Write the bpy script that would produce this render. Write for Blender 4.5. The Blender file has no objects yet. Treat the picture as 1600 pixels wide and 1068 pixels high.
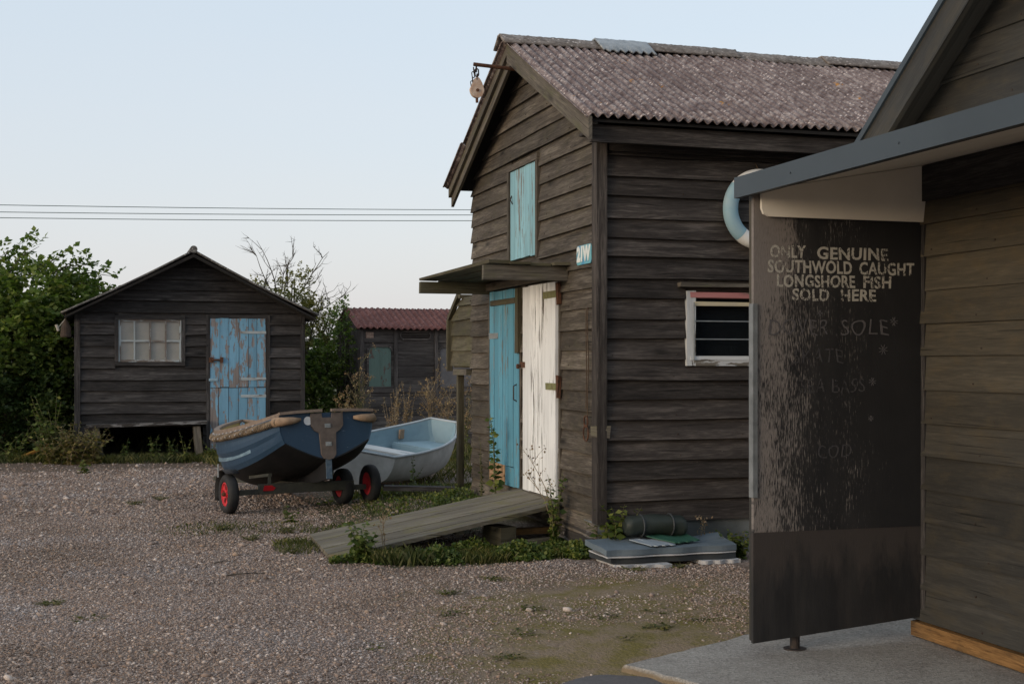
import bpy, bmesh, math, random
import numpy as np
from mathutils import Vector, Matrix
R = math.radians
random.seed(11)
rng = np.random.default_rng(11)
scn = bpy.context.scene
col = scn.collection
# ------------------------------------------------------------------ camera
cam_d = bpy.data.cameras.new("camera")
cam_d.lens = 46.2; cam_d.sensor_width = 36; cam_d.shift_y = 0.0194
cam_d.clip_start = 0.1; cam_d.clip_end = 3000
cam = bpy.data.objects.new("camera", cam_d); col.objects.link(cam)
cam.location = (0, 0, 1.5); cam.rotation_euler = (R(90), 0, R(-17.05))
scn.camera = cam
# ------------------------------------------------------------------ sky, sun, exposure
SUN_EL, SUN_AZ = 11.0, -112.0        # azimuth from +Y towards +X, degrees
w = bpy.data.worlds.new("World"); scn.world = w; w.use_nodes = True
nt = w.node_tree; bg = nt.nodes["Background"]
sky = nt.nodes.new("ShaderNodeTexSky"); sky.sky_type = 'NISHITA'; sky.sun_disc = False
sky.sun_elevation = R(SUN_EL); sky.sun_rotation = R(SUN_AZ)
sky.air_density = 1.0; sky.dust_density = 3.0; sky.ozone_density = 1.2
veil = nt.nodes.new("ShaderNodeMix"); veil.data_type = 'RGBA'      # thin high cloud that pales the blue
veil.inputs[0].default_value = 0.62
veil.inputs[7].default_value = (6.05, 6.6, 7.2, 1)
tc = nt.nodes.new("ShaderNodeTexCoord"); sx = nt.nodes.new("ShaderNodeSeparateXYZ"); vr = nt.nodes.new("ShaderNodeMix"); vr.data_type = 'RGBA'
mr = nt.nodes.new("ShaderNodeMapRange"); mr.inputs[1].default_value = 0.0; mr.inputs[2].default_value = 0.26
wn = nt.nodes.new("ShaderNodeTexNoise"); wn.inputs['Scale'].default_value = 2.2; wn.inputs['Detail'].default_value = 5      # faint uneven haze
mp = nt.nodes.new("ShaderNodeMapping"); mp.inputs['Scale'].default_value = (1, 1, 5)
ad = nt.nodes.new("ShaderNodeMath"); ad.operation = 'MULTIPLY_ADD'; ad.inputs[1].default_value = .16
nt.links.new(tc.outputs['Generated'], sx.inputs[0]); nt.links.new(tc.outputs['Generated'], mp.inputs[0]); nt.links.new(mp.outputs[0], wn.inputs['Vector'])
nt.links.new(wn.outputs[0], ad.inputs[0]); nt.links.new(sx.outputs[2], ad.inputs[2]); sb_ = nt.nodes.new("ShaderNodeMath"); sb_.operation = 'SUBTRACT'; sb_.inputs[1].default_value = .08
nt.links.new(ad.outputs[0], sb_.inputs[0]); nt.links.new(sb_.outputs[0], mr.inputs[0]); nt.links.new(mr.outputs[0], vr.inputs[0])
vr.inputs[6].default_value = (6.95, 6.75, 6.95, 1); vr.inputs[7].default_value = (6.0, 6.65, 7.35, 1); nt.links.new(vr.outputs[2], veil.inputs[7])
nt.links.new(sky.outputs[0], veil.inputs[6]); nt.links.new(veil.outputs[2], bg.inputs[0])
bg.inputs[1].default_value = 0.12
sun_d = bpy.data.lights.new("sun", 'SUN'); sun_d.energy = 0.85; sun_d.angle = R(22); sun_d.color = (1, .83, .66)
sun = bpy.data.objects.new("sun", sun_d); col.objects.link(sun)
sd = Vector((math.sin(R(SUN_AZ))*math.cos(R(SUN_EL)), math.cos(R(SUN_AZ))*math.cos(R(SUN_EL)), math.sin(R(SUN_EL))))
sun.rotation_euler = sd.to_track_quat('Z', 'Y').to_euler(); sun.location = (-6, 4, 8)
scn.view_settings.view_transform = 'Standard'; scn.view_settings.look = 'None'
scn.view_settings.exposure = 0.36; scn.view_settings.gamma = 1

# ------------------------------------------------------------------ object helpers
def tag(o, label=None, cat=None, group=None, kind=None):
    if label: o['label'] = label
    if cat: o['category'] = cat
    if group: o['group'] = group
    if kind: o['kind'] = kind
    return o
def thing(name, label, cat, loc=(0, 0, 0), group=None):
    o = bpy.data.objects.new(name, None); col.objects.link(o); o.location = loc
    o.empty_display_size = .2
    return tag(o, label, cat, group)
def origin_of(o):
    v = Vector((0, 0, 0))
    while o: v = v + Vector(o.location); o = o.parent
    return v
def dup(root, loc, label=None):
    def cp(o, par):
        c = o.copy(); col.objects.link(c); c.parent = par
        for ch in list(o.children): cp(ch, c)
        return c
    c = cp(root, None); c.location = loc
    if label: c['label'] = label
    return c
def V(*a): return Vector(a)
class MB:
    """collects geometry in world coordinates, with UVs in metres (u along the grain)"""
    def __init__(s): s.v = []; s.f = []; s.uv = []; s.mi = []
    def face(s, idx, uv, mi=0): s.f.append(tuple(idx)); s.uv.append(uv); s.mi.append(mi)
    def add(s, pts): n = len(s.v); s.v += [tuple(p) for p in pts]; return n
    def box(s, c, size, M=None, grain=0, jit=0., mi=0):
        M = M or Matrix.Identity(3); c = Vector(c)
        hs = [x/2 for x in size]; loc = []
        for i in range(8):
            p = [hs[k]*(1 if (i >> k) & 1 else -1) for k in range(3)]
            if jit: p = [q+random.uniform(-jit, jit) for q in p]
            loc.append(p)
        b = s.add([c + M @ Vector(p) for p in loc])
        ou, ov = random.uniform(0, 50), random.uniform(0, 50)
        for ax, fs in ((0, ((0, 4, 6, 2), (1, 3, 7, 5))), (1, ((0, 1, 5, 4), (2, 6, 7, 3))), (2, ((0, 2, 3, 1), (4, 5, 7, 6)))):
            for f in fs:
                a1, a2 = [k for k in range(3) if k != ax]
                if grain == a2: a1, a2 = a2, a1
                if grain == ax: uv = [(loc[i][a1]*.3+ou, loc[i][a2]+ov) for i in f]
                else: uv = [(loc[i][a1]+ou, loc[i][a2]+loc[i][ax]+ov) for i in f]
                s.face([b+i for i in f], uv, mi)
        return s
    def aabox(s, x0, x1, y0, y1, z0, z1, grain=0, jit=0., mi=0):
        return s.box(((x0+x1)/2, (y0+y1)/2, (z0+z1)/2), (abs(x1-x0), abs(y1-y0), abs(z1-z0)), None, grain, jit, mi)
    def beam(s, p0, p1, wd, ht, up=(0, 0, 1), jit=0., mi=0):
        p0, p1, up = Vector(p0), Vector(p1), Vector(up)
        x = (p1-p0); L = x.length; x.normalize(); y = up.cross(x).normalized(); z = x.cross(y)
        M = Matrix((x, y, z)).transposed()
        return s.box((p0+p1)/2, (L, wd, ht), M, 0, jit, mi)
    def prism(s, poly, n, depth, grain=(1, 0, 0), mi=0):
        """closed polygon (world points) pushed along n by depth"""
        n = Vector(n).normalized()*depth; poly = [Vector(p) for p in poly]; k = len(poly)
        nn = Vector((0, 0, 0))
        for i in range(k): nn += (poly[i]-poly[0]).cross(poly[(i+1) % k]-poly[0])
        if nn.dot(n) > 0: poly = poly[::-1]
        g = Vector(grain).normalized(); h = n.normalized().cross(g).normalized()
        ou, ov = random.uniform(0, 50), random.uniform(0, 50)
        U = lambda p: (p.dot(g)+ou, p.dot(h)+p.dot(n.normalized())+ov)
        b = s.add(poly + [p+n for p in poly])
        s.face([b+i for i in range(k)], [U(p) for p in poly], mi)
        s.face([b+k+i for i in reversed(range(k))], [U(p) for p in reversed(poly)], mi)
        for i in range(k):
            j = (i+1) % k
            s.face([b+j, b+i, b+k+i, b+k+j], [U(poly[j]), U(poly[i]), U(poly[i]+n), U(poly[j]+n)], mi)
        return s
    def tube(s, pts, rad, n=8, caps=True, closed=False, mi=0):
        pts = [Vector(p) for p in pts]; m = len(pts)
        if not hasattr(rad, '__len__'): rad = [rad]*m
        ring = []; prev = None; L = 0; ou = random.uniform(0, 20)
        for i, p in enumerate(pts):
            if closed: t = pts[(i+1) % m]-pts[i-1]
            else: t = pts[min(i+1, m-1)]-pts[max(i-1, 0)]
            if t.length < 1e-9: t = Vector((0, 0, 1))
            t.normalize()
            if prev is None: a = t.orthogonal().normalized()
            else:
                a = prev - t*prev.dot(t)
                a = a.normalized() if a.length > 1e-6 else t.orthogonal().normalized()
            prev = a; bb = t.cross(a)
            if i: L += (p-pts[i-1]).length
            b = s.add([p+(a*math.cos(2*math.pi*k/n)+bb*math.sin(2*math.pi*k/n))*rad[i] for k in range(n)])
            ring.append((b, L+ou))
        for i in range(m if closed else m-1):
            (b0, l0), (b1, l1) = ring[i], ring[(i+1) % m]
            for k in range(n):
                k2 = (k+1) % n; q = .25/n*8*rad[i]*0+k/n*.3; q2 = (k+1)/n*.3
                s.face((b0+k, b0+k2, b1+k2, b1+k), ((l0, q), (l0, q2), (l1, q2), (l1, q)), mi)
        if caps and not closed:
            s.face([ring[0][0]+k for k in reversed(range(n))], [(0, 0)]*n, mi)
            s.face([ring[-1][0]+k for k in range(n)], [(0, 0)]*n, mi)
        return s
    def grid(s, rows, mi=0, uv=None, flip=False, closed=False):
        """rows of points -> quad sheet"""
        m, n = len(rows), len(rows[0]); b = s.add([p for r in rows for p in r])
        ou = random.uniform(0, 30)
        for i in range(m-1):
            for j in range(n if closed else n-1):
                j2 = (j+1) % n
                q = [(i, j), (i, j2), (i+1, j2), (i+1, j)]
                if flip: q = q[::-1]
                u = [uv(*rows[a][c]) if uv else (rows[a][c][0]+ou, rows[a][c][1]+rows[a][c][2]) for a, c in q]
                s.face([b+a*n+c for a, c in q], u, mi)
        return s
    def lathe(s, prof, c=(0, 0, 0), axis=(0, 0, 1), n=16, mi=0):
        axis = Vector(axis).normalized(); a = axis.orthogonal().normalized(); b2 = axis.cross(a); c = Vector(c)
        rows = [[c+axis*h+(a*math.cos(2*math.pi*k/n)+b2*math.sin(2*math.pi*k/n))*r for k in range(n)] for r, h in prof]
        return s.grid(rows, mi, closed=True)
    def build(s, name, mats, parent=None, origin=None, smooth=False, label=None):
        me = bpy.data.meshes.new(name)
        o0 = origin_of(parent) if parent else Vector(origin or (0, 0, 0))
        me.from_pydata([(x-o0.x, y-o0.y, z-o0.z) for x, y, z in s.v], [], s.f)
        uvl = me.uv_layers.new(name="UVMap")
        uvl.data.foreach_set('uv', np.array([c for f in s.uv for p in f for c in p], dtype=np.float32))
        if not isinstance(mats, (list, tuple)): mats = [mats]
        for m in mats: me.materials.append(m)
        if len(mats) > 1: me.polygons.foreach_set('material_index', s.mi)
        if smooth: me.polygons.foreach_set('use_smooth', [True]*len(me.polygons))
        me.validate(); me.update()
        o = bpy.data.objects.new(name, me); col.objects.link(o)
        if parent: o.parent = parent
        else: o.location = o0
        if label: o['label'] = label
        return o
def npmesh(name, verts, faces, mat, parent=None, smooth=False, origin=(0, 0, 0), k=None):
    """fast mesh from numpy arrays (all faces with the same corner count)"""
    me = bpy.data.meshes.new(name); o0 = origin_of(parent) if parent else Vector(origin)
    verts = np.asarray(verts, dtype=np.float32)-np.array(o0, dtype=np.float32); faces = np.asarray(faces, dtype=np.int32)
    k = faces.shape[1]
    me.vertices.add(len(verts)); me.vertices.foreach_set('co', verts.ravel())
    me.loops.add(faces.size); me.loops.foreach_set('vertex_index', faces.ravel())
    me.polygons.add(len(faces)); me.polygons.foreach_set('loop_start', np.arange(0, faces.size, k, dtype=np.int32))
    me.materials.append(mat)
    if smooth: me.polygons.foreach_set('use_smooth', np.ones(len(faces), dtype=bool))
    me.update(calc_edges=True)
    o = bpy.data.objects.new(name, me); col.objects.link(o)
    if parent: o.parent = parent
    else: o.location = o0
    return o

# ------------------------------------------------------------------ material helpers
class NT:
    def __init__(s, name):
        s.m = bpy.data.materials.new(name); s.m.use_nodes = True
        s.t = s.m.node_tree; s.N = s.t.nodes; s.b = s.N["Principled BSDF"]; s.out = s.N["Material Output"]
        s.b.inputs['Roughness'].default_value = .85
        s.b.inputs['Specular IOR Level'].default_value = .25
    def lk(s, a, b): s.t.links.new(a, b)
    def put(s, sock, v):
        if isinstance(v, bpy.types.NodeSocket): s.lk(v, sock)
        elif v is not None:
            if hasattr(v, '__len__') and len(v) == 3 and sock.type == 'RGBA': v = (*v, 1)
            sock.default_value = v
    def new(s, t): return s.N.new(t)
    def uv(s): n = s.new('ShaderNodeUVMap'); n.uv_map = 'UVMap'; return n.outputs[0]
    def obj(s): return s.new('ShaderNodeTexCoord').outputs['Object']
    def pos(s): return s.new('ShaderNodeNewGeometry').outputs['Position']
    def island(s): return s.new('ShaderNodeNewGeometry').outputs['Random Per Island']
    def map(s, vec, sc=(1, 1, 1), loc=(0, 0, 0)):
        n = s.new('ShaderNodeMapping'); s.put(n.inputs[0], vec); n.inputs['Scale'].default_value = sc; n.inputs['Location'].default_value = loc
        return n.outputs[0]
    def noise(s, vec, scale=5, detail=4, rough=.55, dist=0):
        n = s.new('ShaderNodeTexNoise'); s.put(n.inputs['Vector'], vec); n.inputs['Scale'].default_value = scale
        n.inputs['Detail'].default_value = detail; n.inputs['Roughness'].default_value = rough; n.inputs['Distortion'].default_value = dist
        return n.outputs[0]
    def voro(s, vec, scale=5, feat='F1', out=0, rnd=1):
        n = s.new('ShaderNodeTexVoronoi'); n.feature = feat; s.put(n.inputs['Vector'], vec); n.inputs['Scale'].default_value = scale
        n.inputs['Randomness'].default_value = rnd
        return n.outputs[out]
    def ramp(s, fac, *st):
        n = s.new('ShaderNodeValToRGB'); e = n.color_ramp.elements
        while len(e) < len(st): e.new(.5)
        for q, (p, c) in zip(e, st):
            q.position = p
            q.color = (c, c, c, 1) if not hasattr(c, '__len__') else (*c, 1)
        s.put(n.inputs[0], fac); return n.outputs[0]
    def mix(s, f, a, b, mode='MIX'):
        n = s.new('ShaderNodeMix'); n.data_type = 'RGBA'; n.blend_type = mode
        s.put(n.inputs[0], f); s.put(n.inputs[6], a); s.put(n.inputs[7], b); return n.outputs[2]
    def mth(s, op, a, b=None, c=None, clamp=False):
        n = s.new('ShaderNodeMath'); n.operation = op; n.use_clamp = clamp
        s.put(n.inputs[0], a)
        if b is not None: s.put(n.inputs[1], b)
        if c is not None: s.put(n.inputs[2], c)
        return n.outputs[0]
    def step(s, v, a, b):
        n = s.new('ShaderNodeMapRange'); s.put(n.inputs[0], v); n.inputs[1].default_value = a; n.inputs[2].default_value = b
        return n.outputs[0]
    def sep(s, v):
        n = s.new('ShaderNodeSeparateXYZ'); s.put(n.inputs[0], v); return n.outputs
    def vadd(s, v, f):
        n = s.new('ShaderNodeVectorMath'); n.operation = 'ADD'; s.put(n.inputs[0], v); s.put(n.inputs[1], f); return n.outputs[0]
    def bump(s, h, strength=.3, dist=.01, nrm=None):
        n = s.new('ShaderNodeBump'); n.inputs['Strength'].default_value = strength; n.inputs['Distance'].default_value = dist
        s.put(n.inputs['Height'], h)
        if nrm: s.lk(nrm, n.inputs['Normal'])
        s.lk(n.outputs[0], s.b.inputs['Normal']); return n.outputs[0]
    def color(s, c): s.put(s.b.inputs['Base Color'], c); return s
    def rough(s, v): s.put(s.b.inputs['Roughness'], v); return s

def m_wood(name, dark, mid, light, moss=None, moss_amt=.5, knots=True, var=.5, rough=.85, bump=.35, spec=.2):
    t = NT(name); uv = t.uv()
    g1 = t.noise(t.map(uv, (1.8, 30, 1)), 1, 8, .68, .9)
    g2 = t.noise(t.map(uv, (9, 150, 1)), 1, 3, .65)
    g = t.mth('ADD', t.mth('MULTIPLY', g1, .65), t.mth('MULTIPLY', g2, .35))
    c = t.ramp(g, (.36, dark), (.5, mid), (.64, light))
    st = t.noise(t.map(uv, (.7, 2.2, 1), (7, 3, 0)), 1.4, 4, .6)
    c = t.mix(t.step(st, .42, .62), c, t.mix(.55, c, dark))
    isl = t.island()
    c = t.mix(1, c, t.ramp(isl, (0, 1-var*.55), (.5, 1), (1, 1+var*.6)), 'MULTIPLY')
    if moss:
        mz = t.noise(t.map(uv, (2.5, 6, 1), (2, 9, 0)), 1.5, 5, .65)
        c = t.mix(t.mth('MULTIPLY', t.step(mz, .5, .68), moss_amt), c, moss)
    if knots:
        k = t.voro(t.map(uv, (1.3, 5.5, 1)), 1)
        c = t.mix(t.mth('MULTIPLY', t.step(k, .16, .04), .85), c, [x*.25 for x in dark])
    cr = t.noise(t.map(uv, (1.1, 75, 1), (1, 7, 0)), 1, 2, .5, .5); c = t.mix(t.mth('MULTIPLY', t.step(cr, .66, .70), .75), c, [x*.3 for x in dark])
    sp = t.noise(t.map(uv, (9, 40, 1), (4, 4, 0)), 1.6, 3, .7)      # small pale scratches
    c = t.mix(t.mth('MULTIPLY', t.step(sp, .68, .78), .5), c, [x*1.9 for x in light])
    t.color(c).rough(rough); t.b.inputs['Specular IOR Level'].default_value = spec
    t.bump(g, bump, .006)
    return t.m
def m_peel(name, paint, paint2, under, amt=.45, rough=.6, sc=(3, 22), bumpd=.002, var=.25, under2=None):
    """flaking paint on boards; amt = share of bare wood"""
    t = NT(name); uv = t.uv(); isl = t.island()
    g = t.noise(t.map(uv, (1.2, 40, 1)), 1, 5, .6)
    n1 = t.noise(t.map(uv, (sc[0], sc[1], 1)), 1, 6, .68, .3)
    n2 = t.noise(t.map(uv, (.9, 4, 1), (5, 1, 0)), 1.3, 3, .5)
    k = t.mth('ADD', t.mth('ADD', t.mth('MULTIPLY', n1, .6), t.mth('MULTIPLY', n2, .4)), t.mth('MULTIPLY', t.mth('SUBTRACT', isl, .5), var*.4))
    e = .5+(.5-amt)*.32
    bare = t.step(k, e, e+.018); dirt = t.noise(t.map(uv, (1.1, 9, 1), (3, 2, 0)), 1.2, 5, .65)
    pc = t.mix(t.noise(t.map(uv, (1.5, 5, 1)), 2, 4), paint, paint2)
    pc = t.mix(t.mth('MULTIPLY', t.step(g, .5, .75), .35), pc, [x*.55 for x in paint])
    pc = t.mix(1, pc, t.ramp(dirt, (.3, .72), (.5, .97), (.7, 1.04)), 'MULTIPLY'); pc = t.mix(1, pc, t.ramp(isl, (0, .86), (1, 1.08)), 'MULTIPLY')
    uc = t.ramp(g, (.3, [x*.5 for x in under]), (.6, under), (.8, under2 or [x*1.4 for x in under]))
    t.color(t.mix(bare, pc, uc)).rough(t.mix(bare, (rough,)*3, (.9,)*3))
    t.bump(t.mth('ADD', t.mth('MULTIPLY', t.mth('SUBTRACT', 1, bare), .8), t.mth('MULTIPLY', g, .4)), .5, bumpd)
    return t.m
def m_plain(name, c, c2=None, rough=.7, scale=6, bump=.1, metal=0, spec=.3, detail=5):
    t = NT(name); p = t.obj(); n = t.noise(p, scale, detail, .6)
    t.color(t.mix(t.step(n, .35, .68), c, c2 or [x*.6 for x in c])).rough(rough)
    t.b.inputs['Metallic'].default_value = metal; t.b.inputs['Specular IOR Level'].default_value = spec
    if bump: t.bump(t.noise(p, scale*8, 4), bump, .004)
    return t.m
def m_leaf(name, a, b, c=None, transl=.25):
    t = NT(name); isl = t.island(); p = t.pos()
    n = t.noise(p, 1.6, 2)
    cc = t.ramp(isl, (0, a), (.55, b), (1, c or [x*1.5 for x in b]))
    cc = t.mix(t.mth('MULTIPLY', t.step(n, .4, .65), .5), cc, t.mix(1, cc, (1.5, 1.25, .6), 'MULTIPLY'))
    t.color(cc).rough(.55)
    tr = t.new('ShaderNodeBsdfTranslucent'); t.put(tr.inputs[0], t.mix(1, cc, (1.1, 1.3, .6), 'MULTIPLY'))
    ms = t.new('ShaderNodeMixShader'); ms.inputs[0].default_value = transl
    t.lk(t.b.outputs[0], ms.inputs[1]); t.lk(tr.outputs[0], ms.inputs[2]); t.lk(ms.outputs[0], t.out.inputs[0])
    return t.m
def m_glass(name, tint=(.02, .025, .03), thick=.55, dirt=.12):
    t = NT(name); p = t.obj(); t.color(tint).rough(.04); t.b.inputs['Specular IOR Level'].default_value = .5
    tr = t.new('ShaderNodeBsdfTransparent'); tr.inputs[0].default_value = (.75, .8, .8, 1)
    ms = t.new('ShaderNodeMixShader'); t.put(ms.inputs[0], t.mth('ADD', t.mth('MULTIPLY', t.noise(p, 4, 5), dirt), thick))
    t.lk(tr.outputs[0], ms.inputs[1]); t.lk(t.b.outputs[0], ms.inputs[2]); t.lk(ms.outputs[0], t.out.inputs[0])
    return t.m

M = {}
M['nail'] = m_plain('nail', (.030, .018, .012), (.06, .05, .045), .8, 30, 0)
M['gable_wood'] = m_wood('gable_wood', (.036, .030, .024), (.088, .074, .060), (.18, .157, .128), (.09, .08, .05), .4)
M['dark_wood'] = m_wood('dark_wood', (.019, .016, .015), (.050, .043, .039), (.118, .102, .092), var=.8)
M['black_wood'] = m_wood('black_wood', (.015, .0143, .0145), (.042, .039, .039), (.098, .092, .090), var=.85)
def warm_band(m):  # lighter, warmer tone over a height band, broken up by noise
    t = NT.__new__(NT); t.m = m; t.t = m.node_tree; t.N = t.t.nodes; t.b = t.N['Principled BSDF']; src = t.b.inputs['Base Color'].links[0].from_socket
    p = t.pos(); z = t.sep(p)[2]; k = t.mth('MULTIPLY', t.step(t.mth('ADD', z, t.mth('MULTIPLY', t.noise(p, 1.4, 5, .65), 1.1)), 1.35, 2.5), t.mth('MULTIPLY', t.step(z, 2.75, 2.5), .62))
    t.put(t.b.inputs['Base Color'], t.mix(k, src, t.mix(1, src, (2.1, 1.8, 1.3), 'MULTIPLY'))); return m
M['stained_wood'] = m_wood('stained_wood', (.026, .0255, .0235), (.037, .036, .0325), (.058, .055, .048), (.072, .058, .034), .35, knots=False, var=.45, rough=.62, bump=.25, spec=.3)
warm_band(M['stained_wood'])
M['grey_wood'] = m_wood('grey_wood', (.055, .048, .040), (.12, .105, .085), (.20, .175, .14), (.10, .10, .05), .6)
M['ramp_wood'] = m_wood('ramp_wood', (.07, .06, .047), (.145, .128, .10), (.21, .19, .15), (.15, .135, .045), .75)
M['moss_wood'] = m_wood('moss_wood', (.045, .039, .026), (.085, .075, .050), (.13, .118, .082), (.085, .083, .036), .55)
M['fresh_wood'] = m_wood('fresh_wood', (.19, .11, .06), (.36, .23, .13), (.48, .34, .21), knots=False, var=.25)
M['orange_wood'] = m_wood('orange_wood', (.07, .038, .016), (.21, .115, .045), (.33, .19, .075), (.05, .035, .02), .7, knots=True, var=.2)
M['carriage_wood'] = m_wood('carriage_wood', (.04, .034, .033), (.085, .075, .07), (.16, .145, .135))
M['bench_wood'] = m_peel('bench_wood', (.25, .25, .25), (.16, .15, .15), (.05, .045, .042), .6)
M['blue_peel'] = m_peel('blue_peel', (.19, .38, .53), (.15, .32, .46), (.25, .22, .21), .44, sc=(4.5, 17), under2=(.42, .40, .40), var=.25)
M['blue_door'] = m_peel('blue_door', (.095, .285, .40), (.125, .325, .43), (.20, .24, .24), .24, sc=(4, 34))
M['hatch_blue'] = m_peel('hatch_blue', (.22, .43, .50), (.28, .49, .55), (.24, .26, .25), .27, sc=(3.5, 30))
M['white_peel'] = m_peel('white_peel', (.82, .835, .84), (.77, .775, .765), (.10, .08, .06), .235, sc=(2.0, 46))
M['window_white'] = m_peel('window_white', (.60, .61, .61), (.50, .52, .53), (.2, .18, .15), .3)
M['window_blue'] = m_peel('window_blue', (.34, .42, .46), (.42, .44, .44), (.20, .17, .15), .4)
M['pink_paint'] = m_peel('pink_paint', (.50, .21, .20), (.42, .18, .17), (.2, .15, .12), .3)
M['cream_paint'] = m_plain('cream_paint', (.55, .47, .30), (.48, .42, .30), .6)
M['rust'] = m_plain('rust', (.12, .05, .025), (.05, .028, .02), .85, 30, .3)
M['iron'] = m_plain('iron', (.035, .032, .032), (.07, .05, .04), .6, 20, .2, .4)
M['lichen_hinge'] = m_plain('lichen_hinge', (.22, .23, .10), (.14, .12, .06), .8, 25, .3)
M['rubber'] = m_plain('rubber', (.018, .018, .02), (.03, .029, .028), .75, 8, .2)
M['red_rim'] = m_plain('red_rim', (.62, .045, .055), (.50, .03, .04), .45, 4, .05)
M['trailer_steel'] = m_plain('trailer_steel', (.062, .062, .048), (.035, .034, .03), .6, 9, .2)
M['galv'] = m_plain('galv', (.34, .36, .37), (.24, .26, .27), .45, 14, .15, .35)
M['blue_grey'] = m_plain('blue_grey', (.046, .060, .073), (.040, .052, .063), .45, 2, .02)
M['soffit'] = m_plain('soffit', (.74, .70, .62), (.66, .62, .54), .7, 3, .05)
M['plinth'] = m_plain('plinth', (.15, .165, .17), (.075, .085, .085), .9, 3.5, .5)
M['void'] = m_plain('void', (.012, .011, .011), (.02, .018, .016), .95, 5, .2)
M['mat_grey'] = m_plain('mat_grey', (.145, .18, .21), (.11, .14, .165), .6, 5, .15)
M['mat_dark'] = m_plain('mat_dark', (.045, .052, .058), (.03, .034, .038), .6, 5, .2)
M['mat_white'] = m_plain('mat_white', (.52, .52, .53), (.36, .36, .37), .8, 8, .3)
M['mat_green'] = m_plain('mat_green', (.035, .11, .075), (.025, .085, .06), .6, 6, .15)
M['bag'] = m_plain('bag', (.022, .030, .026), (.035, .042, .036), .55, 7, .3)
t = NT('rope'); x_ = t.sep(t.uv()); wv = t.mth('SINE', t.mth('ADD', t.mth('MULTIPLY', x_[0], 190), t.mth('MULTIPLY', x_[1], 41.9)))
c = t.mix(t.step(wv, -.9, .3), (.085, .06, .04), (.27, .205, .14)); c = t.mix(t.mth('MULTIPLY', t.noise(t.obj(), 7, 4), .6), c, (.16, .13, .10)); t.color(c).rough(.95); t.bump(wv, .8, .01); M['rope'] = t.m
M['cord'] = m_plain('cord', (.10, .07, .045), (.06, .04, .03), .95, 40, .4)
M['leather'] = m_plain('leather', (.36, .25, .165), (.22, .15, .10), .75, 18, .2)
M['stem'] = m_plain('stem', (.09, .10, .04), (.12, .10, .05), .8, 20, .1)
M['dry_stem'] = m_plain('dry_stem', (.24, .19, .12), (.16, .12, .075), .85, 20, .1)
M['bark'] = m_plain('bark', (.06, .05, .04), (.11, .095, .075), .95, 14, .6)
M['wire'] = m_plain('wire', (.18, .23, .24), (.14, .18, .18), .6, 3, 0)
M['leaf_tree'] = m_leaf('leaf_tree', (.055, .092, .025), (.10, .155, .04), (.19, .225, .07), .35)
M['leaf_dark'] = m_leaf('leaf_dark', (.018, .036, .012), (.036, .062, .018), (.065, .095, .03))
M['leaf_olive'] = m_leaf('leaf_olive', (.085, .095, .03), (.155, .155, .055), (.24, .22, .085))
M['leaf_weed'] = m_leaf('leaf_weed', (.034, .062, .014), (.075, .112, .028), (.165, .185, .055))
M['leaf_bramble'] = m_leaf('leaf_bramble', (.05, .066, .024), (.12, .12, .05), (.24, .19, .10))
M['grass'] = m_leaf('grass', (.035, .050, .015), (.075, .088, .030), (.17, .155, .07))
M['seed'] = m_leaf('seed', (.13, .09, .06), (.22, .16, .11), (.32, .26, .17), .15)

def m_roof(name, a, b, c, lich=None, rust=None):
    t = NT(name); p = t.obj(); n = t.noise(p, 15, 8, .78); n2 = t.noise(p, 2.2, 5, .6)
    cc = t.ramp(n, (.36, a), (.5, b), (.62, c))
    cc = t.mix(t.step(n2, .38, .66), cc, t.mix(.5, cc, a))
    sp = t.voro(p, 26); cc = t.mix(t.mth('MULTIPLY', t.step(sp, .34, .16), t.step(t.noise(p, 5, 3), .42, .6)), cc, [x*1.55 for x in c])
    if lich:
        l = t.noise(t.map(p, (1, 1, 1), (3, 1, 8)), 3.1, 5, .7); cc = t.mix(t.step(l, .675, .70), cc, lich)
    if rust:
        l = t.noise(p, 1.2, 5, .6); cc = t.mix(t.step(l, .6, .7), cc, rust)
    t.color(cc).rough(.95); t.bump(n, .4, .008); return t.m
M['asbestos'] = m_roof('asbestos', (.075, .052, .050), (.20, .155, .148), (.37, .32, .30), (.42, .19, .03))
M['ridge_cap'] = m_roof('ridge_cap', (.10, .085, .075), (.19, .165, .15), (.30, .27, .25), (.45, .22, .02))
M['tin_red'] = m_roof('tin_red', (.075, .032, .028), (.145, .056, .048), (.23, .12, .105), None, (.12, .075, .065))
M['felt'] = m_roof('felt', (.05, .047, .045), (.12, .115, .11), (.24, .23, .21))

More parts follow.
